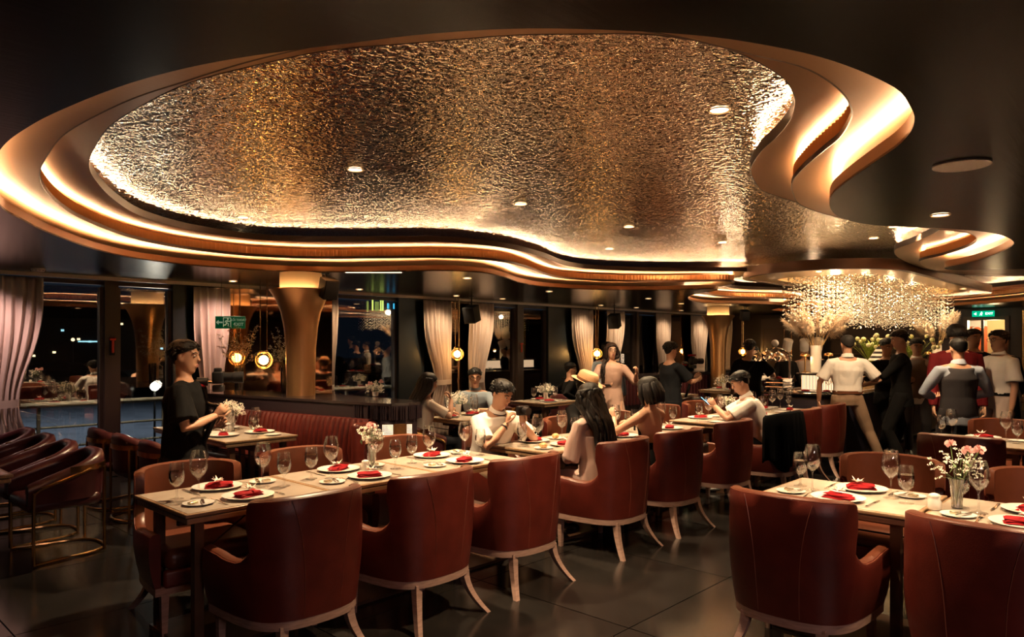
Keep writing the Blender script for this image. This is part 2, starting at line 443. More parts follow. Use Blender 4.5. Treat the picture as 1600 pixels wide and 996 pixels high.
# far wall with door opening (door 2.66..3.55 in y)
DY0, DY1, DZ = 2.97, 3.68, 2.14
wall('wall_far', (X1 + 0.1, (DY1+Y1)/2, HT/2), (0.2, Y1-DY1, HT))
g = G(); g.box((X1 + 0.1, (Y0+DY0)/2, HT/2), (0.2, DY0-Y0, HT)); g.obj('wall_panel', 'wall_dark', bpy.data.objects['wall_far'], 0)
g = G(); g.box((X1 + 0.1, (DY0+DY1)/2, (DZ+HT)/2), (0.2, DY1-DY0, HT-DZ)); g.obj('lintel', 'wall_dark', bpy.data.objects['wall_far'], 0)
# ------------------------------------------------------------------ window wall
FW = bpy.data.objects
def window(n, x0, x1, posts=(), fm='frame_brown'):
    g = G(); h = 2.36
    g.box(((x0+x1)/2, Y1, 0.05), (x1-x0, 0.09, 0.10)); g.box(((x0+x1)/2, Y1, h - 0.025), (x1-x0, 0.09, 0.05))
    for x in (x0 + 0.02, x1 - 0.02): g.box((x, Y1, h/2), (0.04, 0.085, h - 0.15))
    o = struct(g.obj('window_%d' % n, fm, smooth=0))
    p = G(); p.box(((x0+x1)/2, Y1 + 0.01, h/2), (x1-x0-0.08, 0.012, h - 0.15)); p.obj('pane', 'pane', o, 0)
    return o
def post(n, x0, x1, m='frame_brown', d=0.16):
    g = G(); g.box(((x0+x1)/2, Y1 - d/2 + 0.06, 1.2), (x1-x0, d, 2.38)); return struct(g.obj('trim_%d' % n, m, smooth=0))
window(1, -3.9, 1.3); window(2, 1.3, 2.93); window(3, 3.08, 3.72)
window(4, 6.1, 7.32); window(5, 9.3, 10.19); window(6, 10.36, 11.1); window(7, 13.1, 14.3); window(8, 14.4, 15.3); window(9, 17.1, 18.9)
post(1, 2.93, 3.08); post(2, 3.72, 4.02, 'frame_blue'); post(3, 7.32, 7.86, 'frame_blue'); post(4, 10.19, 10.36)
post(5, 11.1, 11.85, 'frame_blue'); post(6, 14.3, 14.4); 
# piers faced with bronze mirror
def pier(n, x0, x1, turn=0.0):
    g = G(); g.box(((x0+x1)/2, Y1 + 0.02, 1.2), (x1-x0, 0.12, 2.4)); o = struct(g.obj('wall_pier_%d' % n, 'wall_dark', smooth=0))
    p = G(); wd = (x1-x0) - (0.34 if turn else 0.02)
    p.box((0, 0, 0), (wd, 0.02, 2.3)); m = p.obj('mirror_panel', 'mirror_bronze', o, 0)
    m.location = ((x0+x1)/2 - (0.12 if turn else 0), Y1 - 0.06 - abs(math.sin(turn))*wd/2, 1.2); m.rotation_euler = (0, 0, turn)
pier(1, 4.02, 6.1, math.radians(-16)); pier(2, 7.86, 9.3); pier(3, 11.85, 13.1); pier(4, 15.3, 17.1)
wl = G(); wl.box(((X0+X1)/2, Y1 + 0.03, 2.55), (X1-X0+0.3, 0.14, 0.34)); struct(wl.obj('wall_window_side', 'wall_dark', smooth=0))
g = G(); g.box(((X0+X1)/2, Y1 - 0.20, ZC - 0.022), (X1-X0, 0.05, 0.042)); mat('rail_white', (0.80, 0.70, 0.66), 0.4)
struct(g.obj('trim_10', 'rail_white', smooth=0))

# curtains: pleated cloth gathered towards one side by a tie band
def curtain(x0, x1, side, label, y=None, seed=0, ax='x'):
    y = Y1 - 0.22 if y is None else y
    W = x1 - x0; nz, npl = 26, max(5, int(W / 0.085)); nx = npl * 6
    t = thing('curtain', label, 'curtain', group='gathered curtains along the windows')
    rnd = random.Random(seed); ph = [rnd.uniform(-0.5, 0.5) for _ in range(npl + 2)]
    g = G()
    def shape(u, z):
        # width factor: full at the top, drawn in at the tie (z 0.94), looser below
        k = (z - 0.94)
        wf = 1 - (0.42 * math.exp(-(k / (0.62 if k > 0 else 0.5))**2)) if True else 1
        wx = W * wf
        xs = x0 + (0 if side < 0 else W - wx if side > 0 else (W - wx)/2)
        a = u * npl * 2 * PI + ph[int(u * npl)] * 0.5
        amp = 0.030 + 0.012 * (1 - wf)
        return xs + u * wx + 0.006 * math.sin(3*z + 9*u), amp * math.sin(a) + 0.008*math.sin(5*z + u*20)
    for i in range(nz + 1):
        z = 0.02 + (2.34 - 0.02) * i / nz
        for j in range(nx + 1):
            px_, dy = shape(j / nx, z); g.v.append((px_, y + dy, z))
    for i in range(nz):
        for j in range(nx):
            a = i*(nx+1) + j; g.f.append((a, a+1, a+nx+2, a+nx+1)); g.m.append(0)
    n0 = len(g.v)
    o = g.obj('cloth', 'curtain_cloth', t, smooth=60)
    sm = o.modifiers.new('thick', 'SOLIDIFY'); sm.thickness = 0.004
    b = G(); a0, _ = shape(0, 0.94); a1, _ = shape(1, 0.94)
    ring = [((a0+a1)/2 + ((a1-a0)/2 + 0.012) * math.cos(q), y + 0.062 * math.sin(q)) for q in [2*PI*k/20 for k in range(20)]]
    b.rings([[(p[0], p[1], 0.90 + 0.085*k + 0.02*(p[0]-a0)/W) for p in ring] for k in (0, 1)], cap=False)
    b.obj('tie_band', 'curtain_cloth', t)
    if ax == 'y':
        t.rotation_euler = (0, 0, PI/2)
    return t
curtain(1.72, 2.27, -1, 'pinkish gathered curtain hanging beside the dark tub chairs, below the smoke detector', seed=1)
curtain(3.93, 4.42, 0, 'pinkish gathered curtain hanging behind the man with the camera stabiliser', seed=2)
curtain(5.74, 6.08, 0, 'narrow gathered curtain half hidden behind the large brass column', seed=3)
curtain(7.74, 8.36, 1, 'cream curtain on the near side of the middle pendant lamp', seed=4)
curtain(8.80, 9.40, -1, 'cream curtain on the far side of the middle pendant lamp, behind seated man in glasses', seed=5)
curtain(11.70, 12.42, 1, 'cream curtain behind the seated person with dark hair at the window table', seed=6)
curtain(12.95, 13.6, -1, 'cream curtain behind the standing woman in the beige dress', seed=7)
curtain(14.95, 15.6, 0, 'cream curtain just behind the head of the standing man in black filming', seed=8)
curtain(16.6, 17.45, 0, 'cream curtain beyond the red-handled camera, before the far brass column', seed=9)
curtain(18.1, 18.85, 0, 'cream curtain showing behind the far brass column', seed=10)

# ------------------------------------------------------------------ outside: railing, water, far lights
mat('rail_metal', (0.55, 0.46, 0.33), 0.45, metal=0.2)
lamp('added_rail_light', 'SPOT', (3.2, Y1 + 0.30, 2.3), 110, (1.0, 0.85, 0.6), 0.1, (0, 0, 0), math.radians(120), 0.5); lamp('added_rail_light', 'SPOT', (7.2, Y1 + 0.30, 2.3), 70, (1.0, 0.85, 0.6), 0.1, (0, 0, 0), math.radians(120), 0.5)  # unseen spots added above the deck to brighten the railing
mat('deck_out', (0.05, 0.055, 0.06), 0.5)
mat('night_water', (0.02, 0.024, 0.03), 0.5, bump=0.5, bump_scale=1.2); mat('quay_stone', (0.20, 0.22, 0.25), 0.6, noise_scale=1.2, noise_amt=0.35); mat('hedge_dark', (0.010, 0.014, 0.006), 0.9)
g = G(); g.box((7, Y1 + 0.55, -0.12), (28, 0.9, 0.2)); struct(g.obj('floor_outside_deck', 'deck_out', smooth=0))
g = G(); g.box((40, 75, -1.6), (260, 128, 0.1)); o = struct(g.obj('water', 'night_water', smooth=0))
g = G(); g.box((30, 28.5, -1.6), (120, 34, 0.2)); struct(g.obj('ground_quay', 'quay_stone', smooth=0))
hr = random.Random(9); g = G()
for k in range(190):
    x = -6 + 0.5*k + hr.uniform(-.3, .3); r = hr.uniform(0.6, 1.4); y = 45.4 + hr.uniform(-.6, .8); s0 = len(g.v); g.ball((x, y, -1.3), (r, r*.8, r*1.5), 10, 8)
    for i in range(s0, len(g.v)):
        v = Vector(g.v[i]); q = 1 + 0.25*noise.noise(v*1.9); g.v[i] = (x + (v.x - x)*q, y + (v.y - y)*q, v.z*q if v.z > -1.4 else v.z)
o = g.obj('dark_hedge', 'hedge_dark', None, 0); tag(o, 'dark line of bushes along the far side of the quay', 'hedge', kind='stuff')
t = thing('deck_railing', 'pale metal railing with three rails outside the windows', 'railing', (0, Y1 + 0.55, 0))
for z, r in ((0.86, 0.032), (0.58, 0.014), (0.34, 0.014)):
    g = G(); g.tube([(-4, 0, z), (19, 0, z)], r, 8); g.obj('rail', 'rail_metal', t)
g = G(); g.box((0, 0, 0.42), (0.035, 0.035, 0.86)); pm = g.mesh('post', 'rail_metal', 0)
for k in range(16): link('post', pm, t, (-3.4 + 1.45*k, 0, 0))
emis_mat('lamp_white', (1.0, 0.86, 0.62), 220); emis_mat('far_warm', (1.0, 0.7, 0.35), 3.5); emis_mat('far_cyan', (0.5, 0.95, 1.0), 1.6); emis_mat('far_red', (1, 0.1, 0.08), 5)
emis_mat('screen_blue', (0.05, 0.45, 0.75), 0.7); emis_mat('screen_lime', (0.6, 0.75, 0.15), 0.7)
t = thing('dock_lamp', 'bright round dock lamp on a pole shining beyond the railing', 'lamp', (5.18, 14.0, -1.55))
g = G(); g.ball((0, 0, 2.36), 0.075, 10, 6); g.obj('bulb', 'lamp_white', t)
g = G(); g.tube([(0, 0, 0), (0, 0, 2.31)], 0.02, 6); g.obj('pole', 'black_metal', t)
lamp('added_quay_light', 'SPOT', (8, 29, 7), 2500, (0.88, 0.94, 1.0), 0.3, (0, 0, 0), math.radians(125), 0.5)  # unseen spot added over the quay to make its stone show
lamp('dock_lamp_light', 'POINT', (5.18, 13.85, 0.85), 14, (1.0, 0.85, 0.65), 0.08)
# far shore with buildings whose windows glow
mat('shore', (0.006, 0.007, 0.008), 0.9)
rs = random.Random(5)
for k, (x, y, w_, h_, lab) in enumerate([(-34, 92, 26, 9, 'long low dark building with warm windows across the water'), (6, 100, 14, 15, 'tall dark building with scattered warm windows across the water'),
                                      (34, 96, 30, 8, 'wide dark waterfront building across the water with lit cyan sign')]):
    t = thing('waterfront_building', lab, 'building', (x, y, -1.5))
    g = G(); g.box((0, 0, h_/2), (w_, 6, h_)); g.obj('wall', 'shore', t, 0)
    for q in range(12):
        g = G(); g.box((0, 0, 0), (0.30, 0.1, 0.22))
        o = g.obj('lit_window', rs.choice(['far_warm', 'far_warm', 'far_cyan']), t, 0)
        o.location = (rs.uniform(-w_/2.2, w_/2.2), -3.05, rs.uniform(0.8, h_*0.8))
    if k == 2:
        g = G(); g.box((-6, -3.05, 3.4), (4, 0.1, 0.16)); g.obj('lit_sign', 'far_cyan', t, 0)
for k in range(5):
    t = thing('harbour_lamp', ['small warm lamp on a pole at the far waterside, by the long low building', 'whitish bright lamp on a pole at the far waterside', 'small warm lamp on a pole before the tall dark building', 'warm waterside lamp between the tall and the wide building', 'warm waterside lamp before the wide building with cyan sign'][k], 'lamp', (-22 + 14*k, 70 + 3*(k % 2), -1.5), group='lamps on the far waterside')
    g = G(); g.tube([(0, 0, 0), (0, 0, 3.4)], 0.06, 6); g.obj('pole', 'black_metal', t)
    g = G(); g.ball((0, 0, 3.5), 0.16, 8, 6); g.obj('bulb', 'lamp_white' if k == 1 else 'far_warm', t)

# ------------------------------------------------------------------ brass trumpet columns with lit necks
mat('neck_cream', (0.75, 0.52, 0.30), 0.6); emis_mat('neck_led', (1.0, 0.6, 0.26), 42)
def column(loc, label, rz=0):
    t = thing('brass_column', label, 'column', loc, rz)
    prof = [(0.165, 0.0), (0.16, 0.4), (0.157, 1.2), (0.165, 1.55), (0.185, 1.78), (0.22, 1.96), (0.275, 2.10), (0.335, 2.19), (0.345, 2.205), (0.34, 2.215), (0.325, 2.21), (0.25, 2.13), (0.232, 2.12)]
    g = G(); g.lathe(prof, 40, cap=False); g.obj('shaft', 'brass_brushed', t, smooth=50)
    g = G(); g.lathe([(0.23, 2.10), (0.23, 2.398)], 32, cap=False); g.obj('neck', 'neck_cream', t)
    g = G(); g.lathe([(0.275, 2.16), (0.30, 2.18)], 32, cap=False); g.obj('light_ring', 'neck_led', t)
    return t
column((4.27, 7.29, 0), 'large brass trumpet column with glowing neck rising behind the banquette counter')
column((14.3, 7.39, 0), 'distant brass trumpet column with glowing neck beyond the man filming')

# counter behind the banquette
mat('counter_dark', (0.028, 0.018, 0.022), 0.3); mat('counter_top', (0.035, 0.024, 0.024), 0.12)
t = thing('counter', 'dark banquette-back counter with polished ledge around the large brass column', 'counter')
front = [(3.45, 9.0), (3.72, 8.2), (3.88, 7.5), (4.03, 6.7), (4.16, 5.95), (4.20, 5.75), (4.28, 5.62), (4.42, 5.56)]
back = [(4.58, 5.58), (4.68, 5.72), (4.66, 6.2), (4.60, 7.0), (4.50, 7.7), (4.3, 8.3), (4.1, 9.0)]
poly = front + back
cx = sum(p[0] for p in poly)/len(poly); cy = sum(p[1] for p in poly)/len(poly)
g = G(); g.prism([(x + 0.03*(1 if x < 4.4 else -1), y) for x, y in poly], 0.0, 0.86); g.obj('body', 'counter_dark', t, 20)
g = G(); g.prism(poly, 0.86, 1.0); g.obj('upper_band', 'counter_dark', t, 20)
g = G(); g.prism([(x - 0.012*(1 if x < 4.4 else -1), y) for x, y in poly], 1.0, 1.025); g.obj('ledge', 'counter_top', t, 20)
g = G()
for i in range(26):                                                   # ribs of the rounded corner
    q = i / 25; P_ = smooth_open([(4.145, 6.05, 0), (4.185, 5.75, 0), (4.28, 5.60, 0), (4.45, 5.545, 0), (4.60, 5.58, 0)], 8)
    p = P_[min(len(P_)-1, int(q*(len(P_)-1)))]; g.tube([(p.x, p.y, 0.865), (p.x, p.y, 0.995)], 0.009, 6)
o = g.obj('ribs', 'counter_dark', t); o['kind'] = 'stuff'
# backlit brass lattice set in the end of the counter
emis_mat('lattice_glow', (1.0, 0.78, 0.5), 2.2)
a, b = Vector((4.215, 5.70, 0)), Vector((4.45, 5.535, 0)); d = (b - a); L = d.length; d.normalize(); nn = Vector((d.y, -d.x, 0))
g = G()
for i in range(23):
    p = a + d * (L * i / 22); g.tube([(p.x + nn.x*0.012, p.y + nn.y*0.012, 0.60), (p.x + nn.x*0.012, p.y + nn.y*0.012, 0.82)], 0.0035, 4)
for i in range(18):
    z = 0.60 + 0.22*i/17; p, q = a + nn*0.016, b + nn*0.016; g.tube([(p.x, p.y, z), (q.x, q.y, z)], 0.0035, 4)
o = g.obj('brass_lattice', 'brass', t, 0); o['kind'] = 'stuff'
g = G(); p, q = a + nn*0.004, b + nn*0.004
g.add([(p.x, p.y, 0.6), (q.x, q.y, 0.6), (q.x, q.y, 0.82), (p.x, p.y, 0.82)], [(0, 1, 2, 3)]); g.obj('lattice_backlight', 'lattice_glow', t, 0)

# banquette in channel-stitched leather
t = thing('banquette', 'long oxblood banquette with channel-tufted back, under the dark counter', 'bench')
A_, B_ = Vector((3.80, 7.95, 0)), Vector((4.17, 5.80, 0)); d = (B_ - A_); L = d.length; d.normalize(); nf = Vector((-d.y, d.x, 0)) * -1
if nf.x > 0: nf = -nf
g = G(); nchan = 30
rings = []
for k in range(nchan * 6 + 1):
    u = k / (nchan*6); bulge = 0.028 * abs(math.sin(PI * u * nchan))**0.6
    p = A_ + d * (L*u)
    col = []
    for z, o_ in ((0.44, 0.10), (0.55, 0.115), (0.70, 0.10), (0.82, 0.075), (0.865, 0.05), (0.87, 0.01), (0.86, -0.02)):
        q = p + nf * (o_ + bulge * (1 if 0.44 < z < 0.868 else 0.6)); col.append((q.x, q.y, z))
    rings.append(col)
g.rings(rings, cap=False, close=False); g.obj('channel_back', 'leather', t, smooth=50)
s0 = G(); c = A_ + d*(L/2) + nf*0.27
s0.rbox((0, 0, 0.38), (L, 0.40, 0.13), 0.05); o = s0.obj('seat', 'leather', t); o.location = (c.x, c.y, 0); o.rotation_euler = (0, 0, math.atan2(d.y, d.x))
s0 = G(); s0.box((0, 0, 0.16), (L, 0.34, 0.32)); o = s0.obj('plinth', 'counter_dark', t, 0); o.location = (c.x, c.y, 0); o.rotation_euler = (0, 0, math.atan2(d.y, d.x))
g = G(); g.rbox((0, 0, 0.60), (0.09, 0.32, 0.5), 0.04); o = g.obj('end_panel', 'leather', t); q = B_ + nf*0.10 + d*0.0; o.location = (q.x, q.y, 0); o.rotation_euler = (0, 0, math.atan2(d.y, d.x))

# low dark service counter and bench by the far windows
t = thing('window_counter', 'low dark ribbed counter along the far windows around the distant column', 'counter')
g = G(); g.prism([(9.9, 7.7), (17.6, 7.7), (17.6, 8.05), (9.9, 8.05)], 0, 0.98); g.obj('body', 'counter_dark', t, 0)
g = G(); g.prism([(9.86, 7.66), (17.64, 7.66), (17.64, 8.09), (9.86, 8.09)], 0.98, 1.005); g.obj('ledge', 'counter_top', t, 0)
g = G()
for i in range(60): g.tube([(10.0 + 0.126*i, 7.69, 0.45), (10.0 + 0.126*i, 7.69, 0.93)], 0.05, 6, flat=0.5)
o = g.obj('padded_back', 'leather_dark', t); o['kind'] = 'stuff'

# ------------------------------------------------------------------ pendants: lit glass globe on brass rods
emis_mat('bulb', (1.0, 0.66, 0.30), 24)
glass_mat('globe_glass', (1.0, 0.78, 0.45), 1.5, 0.02, 0.06)
def pendant(x, y, z, label, r=0.11, e=9):
    t = thing('pendant_lamp', label, 'lamp', (x, y, z), group='brass pendant lamps at the mirrored piers')
    g = G(); g.ball((0, 0, 0), r, 18, 12); g.obj('globe', 'globe_glass', t)
    g = G(); g.ball((0, 0, 0), r*0.52, 14, 8); g.obj('bulb', 'bulb', t)
    g = G(); g.tube([(r*1.03*math.cos(a), 0, r*1.03*math.sin(a)) for a in [2*PI*k/24 for k in range(25)]], 0.006, 6, cap=False); g.obj('ring', 'brass', t)
    for dx in (-0.045, 0.045):
        g = G(); g.tube([(dx, 0, r*0.95), (dx, 0, 2.40 - z)], 0.006, 6); g.obj('rod', 'brass', t)
    g = G(); g.lathe([(0.02, r*0.85), (0.06, r*0.9), (0.06, r*1.05), (0.02, r*1.1)], 14); g.obj('cap', 'brass', t)
    lamp('pendant_light', 'POINT', (x, y - 0.02, z), e, WARM, 0.06)
pendant(4.42, 8.43, 1.40, 'brass globe pendant on twin rods beside the large brass column')
pendant(8.25, 9.05, 1.43, 'brass globe pendant between the two middle cream curtains')
pendant(12.2, 9.05, 1.40, 'brass globe pendant glowing behind the standing woman in beige')
pendant(18.0, 8.6, 1.40, 'small glowing globe pendant beyond the distant brass column')
# ------------------------------------------------------------------ leather barrel armchair (faces +y, origin on the floor)
def plan_half():
    P = smooth_open([(0, -0.290, 0), (0.10, -0.284, 0), (0.185, -0.258, 0), (0.25, -0.205, 0), (0.285, -0.13, 0), (0.302, -0.04, 0), (0.312, 0.06, 0), (0.317, 0.16, 0), (0.318, 0.26, 0)], 8)
    L = [0]
    for i in range(len(P) - 1): L.append(L[-1] + (P[i+1] - P[i]).length)
    return P, L
PH, PLn = plan_half()
def plan(s):
    s = max(0, min(PLn[-1] - 1e-6, s)); j = 0
    while PLn[j+1] < s: j += 1
    t = (s - PLn[j]) / (PLn[j+1] - PLn[j]); p = PH[j].lerp(PH[j+1], t)
    a, b = PH[max(j-1, 0)], PH[min(j+2, len(PH)-1)]; tn = (b - a).normalized()
    if s < 0.01: tn = Vector((1, 0, 0))
    return p, Vector((tn.y, -tn.x, 0))
SMAX = PLn[-1]
ZTOP, ZARM, ZBOT = 0.872, 0.565, 0.275
# outline of one half of the shell: (s at the top, z at the top, s at the bottom)
OUT = [(0.0, ZTOP, 0.0), (0.06, ZTOP, 0.05), (0.12, ZTOP - 0.001, 0.10), (0.18, ZTOP - 0.003, 0.145), (0.24, ZTOP - 0.006, 0.19), (0.30, ZTOP - 0.011, 0.235),
       (0.335, ZTOP - 0.015, 0.262), (0.350, ZTOP - 0.020, 0.275), (0.358, ZTOP - 0.034, 0.287), (0.361, 0.80, 0.298), (0.362, 0.76, 0.308), (0.361, 0.725, 0.316), (0.356, 0.706, 0.324),
       (0.338, 0.700, 0.332), (0.326, 0.694, 0.340), (0.321, 0.682, 0.348), (0.325, 0.660, 0.362), (0.338, 0.630, 0.380), (0.362, 0.596, 0.404), (0.396, 0.568, 0.434), (0.44, 0.553, 0.47),
       (0.51, 0.552, 0.515), (0.56, 0.556, 0.56), (0.60, 0.563, 0.60), (SMAX - 0.02, 0.570, SMAX - 0.02), (SMAX, 0.571, SMAX)]
def chair_shell(zoff=0):
    g = G(); th = 0.028; rows = 9
    cols = [(-s, z, -b) for s, z, b in reversed(OUT[1:])] + OUT
    strips = []
    for st, zt, sb in cols:
        sg = -1 if st < 0 else 1; st, sb = abs(st), abs(sb)
        line_o, line_i = [], []
        for k in range(rows):
            wv = k / (rows - 1); z = ZBOT + (zt - 0.014 - ZBOT) * wv; s = sb + (st - sb) * wv**3
            p, n = plan(s)
            belly = 0.012 * math.sin(PI * min(1, wv * 0.9)) - 0.022 * (1 - wv)**2
            po = p + n * (th + belly); pi_ = p - n * (th - 0.004)
            line_o.append((sg*po.x, po.y, z)); line_i.append((sg*pi_.x, pi_.y, z))
        p, n = plan(st)
        cap = []
        for q in (30, 62, 90, 118, 150):
            a = math.radians(q); r = p + n * (th * math.cos(a)); cap.append((sg*r.x, r.y, zt - 0.014 + 0.016*math.sin(a)))
        strips.append(line_o + cap + line_i[::-1])
    n = len(strips[0]); o_ = G(); o_.rings([q[:rows + 1] for q in strips], cap=False, close=False)
    i_ = G(); i_.rings([q[rows:] for q in strips], cap=False, close=False)
    for st_, fl in ((strips[0], False), (strips[-1], True)):          # front faces of the arms
        b = len(o_.v); o_.v += [tuple(p) for p in st_]
        for k in range(n // 2):
            f = (b + k, b + k + 1, b + n - 2 - k, b + n - 1 - k)
            if len(set(f)) == 4: o_.f.append(f if fl else f[::-1]); o_.m.append(0)
    return o_, i_
def piping():
    g = G(); pts = []
    for st, zt, sb in [(-s, z, -b) for s, z, b in reversed(OUT[1:])] + OUT:
        sg = -1 if st < 0 else 1; p, n = plan(abs(st)); p = p + n * 0.0275
        pts.append((sg*p.x, p.y, zt - 0.012))
    g.tube(pts, 0.0042, 5); return g
def make_barrel(label, loc, rz, group):
    t = thing('barrel_chair', label, 'chair', loc, rz, group)
    so, si = chair_shell(); so.obj('outer_shell', 'leather', t, smooth=40); si.obj('inner_lining', 'leather_tan', t, smooth=40)
    piping().obj('piping', 'piping_leather', t)
    g = G()
    for sx in (-1, 1):                                            # two seams down the back
        pts = []
        for k in range(9):
            wv = k/8; z = ZBOT + 0.01 + (ZTOP - 0.03 - ZBOT)*wv; p, n = plan(0.10 + 0.06*wv**3); p = p + n*(0.0285 + 0.012*math.sin(PI*min(1, wv*0.9)) - 0.022*(1-wv)**2)
            pts.append((sx*p.x, p.y, z))
        g.tube(pts, 0.0018, 4)
    o = g.obj('back_seams', 'piping_leather', t); o['kind'] = 'stuff'
    g = G(); g.rbox((0, 0.02, 0.415), (0.54, 0.52, 0.12), 0.05, seg=4); g.obj('seat_cushion', 'leather_tan', t)
    g = G(); g.rbox((0, 0.245, 0.315), (0.56, 0.05, 0.10), 0.02); g.obj('front_rail', 'leather', t)
    # wooden frame under the shell
    g = G(); ring_o, ring_i = [], []
    ss = [SMAX * k / 24 for k in range(25)]
    for s in [-x for x in reversed(ss[1:])] + ss:
        p, n = plan(abs(s)); sg = -1 if s < 0 else 1; a = p + n*0.004; b = p - n*0.04
        ring_o.append((sg*a.x, a.y)); ring_i.append((sg*b.x, b.y))
    strips = [[(a[0], a[1], 0.232), (a[0], a[1], 0.278), (b[0], b[1], 0.278), (b[0], b[1], 0.232)] for a, b in zip(ring_o, ring_i)]
    g.rings(strips, cap=True, close=True)
    g.box((0, 0.235, 0.255), (0.60, 0.04, 0.046)); g.obj('frame', 'wood', t, smooth=40)
    for sx in (-1, 1):
        g = G(); g.rings([[(sx*0.27 + dx*k, 0.235 + dy*k, z) for dx, dy in ((-1, -1), (1, -1), (1, 1), (-1, 1))] for z, k in ((0.0, 0.014), (0.24, 0.021))])
        g.obj('leg', 'wood', t, smooth=0)
        g = G(); R = []
        for k in range(8):
            u = k/7; z = 0.25*(1-u); sp = u**1.9
            cx_, cy_ = sx*(0.185 + 0.085*sp), -0.235 - 0.115*sp; r = 0.023 - 0.008*u
            R.append([(cx_ + dx*r, cy_ + dy*r, z) for dx, dy in ((-1, 1), (1, 1), (1, -1), (-1, -1))])
        g.rings(R); g.obj('leg', 'wood', t, smooth=0)
    return t

N_, S_, E_, W_ = 0.0, PI, -PI/2, PI/2      # facing +y, -y, +x, -x
BARREL = [  # x, y, facing, label, group
 (1.94, 3.40, N_, 'oxblood barrel chair seen from behind at the free end of the front table row', 'chairs on the aisle side of the front row'),
 (2.75, 3.40, N_, 'oxblood barrel chair seen from behind, second from the free end of the front table row', 'chairs on the aisle side of the front row'),
 (3.57, 3.40, N_, 'oxblood barrel chair seen from behind, third from the free end of the front table row', 'chairs on the aisle side of the front row'),
 (4.69, 3.40, N_, 'oxblood barrel chair in which the woman with long black hair and pink blouse sits', 'chairs on the aisle side of the middle row'),
 (5.54, 3.40, N_, 'oxblood barrel chair in which the woman with the bob and bare back sits', 'chairs on the aisle side of the middle row'),
 (6.58, 3.42, N_, 'oxblood barrel chair, empty, beside the man in white looking at his phone', 'chairs on the aisle side of the middle row'),
 (7.50, 3.30, N_, 'oxblood barrel chair under the black jacket, with the phone-reading man on it', 'chairs on the aisle side of the back row'),
 (8.35, 3.40, N_, 'oxblood barrel chair just beyond the black jacket in the back row', 'chairs on the aisle side of the back row'),
 (9.20, 3.42, N_, 'oxblood barrel chair hiding a leg of the man in beige trousers', 'chairs on the aisle side of the back row'),
 (1.84, 4.30, S_, 'lit leather barrel chair facing the viewer at the free end of the front table row', 'chairs on the window side of the front row'),
 (2.64, 4.34, S_, 'lit leather barrel chair facing the viewer behind the first table seam of the front row', 'chairs on the window side of the front row'),
 (3.50, 4.36, S_, 'lit leather barrel chair facing the viewer, behind the small flower vase of the front row', 'chairs on the window side of the front row'),
 (4.55, 4.40, S_, 'leather barrel chair of the man in the white polo photographing', 'chairs on the window side of the middle row'),
 (5.62, 4.40, S_, 'leather barrel chair of the man in the straw hat', 'chairs on the window side of the middle row'),
 (6.42, 4.40, S_, 'leather barrel chair facing the viewer between the straw hat and the bob haircut', 'chairs on the window side of the middle row'),
 (7.50, 4.40, S_, 'tan lit leather barrel chair in front of the filming man in black', 'chairs on the window side of the back row'),
 (8.30, 4.40, S_, 'tan lit leather barrel chair beside the hands of the phone-reading man', 'chairs on the window side of the back row'),
 (9.15, 4.40, S_, 'leather barrel chair behind the head of the phone-reading man', 'chairs on the window side of the back row'),
 (3.72, 1.46, E_, 'oxblood barrel chair nearest the viewer with tan arm, at the corner of the carnation table', 'chairs of the carnation table row'),
 (3.72, 0.62, E_, 'oxblood barrel chair cut by the frame, in front of the salt pot and forks', 'chairs of the carnation table row'),
 (4.95, 1.42, W_, 'plum-dark barrel chair facing the viewer across the carnation table', 'chairs of the carnation table row'),
 (4.95, 0.58, W_, 'plum-dark barrel chair cut by the frame behind the carnation vase and big wine glass', 'chairs of the carnation table row'),
 (6.90, 1.36, E_, 'oxblood barrel chair seen from behind just beyond the pink carnations', 'chairs of the table by the waiter'),
 (6.90, 0.55, E_, 'oxblood barrel chair at the frame edge beyond the carnation table', 'chairs of the table by the waiter'),
 (8.15, 1.30, W_, 'plum-dark barrel chair facing the viewer in front of the grey-vested waiter', 'chairs of the table by the waiter'),
]
proto = None
for k, (x, y, f, lab, grp) in enumerate(BARREL):
    if proto is None: proto = make_barrel(lab, (x, y, 0), f, grp)
    else: dup(proto, (x, y, 0), f + math.radians([0, 2, -2, 1, -3][k % 5]), lab, grp)

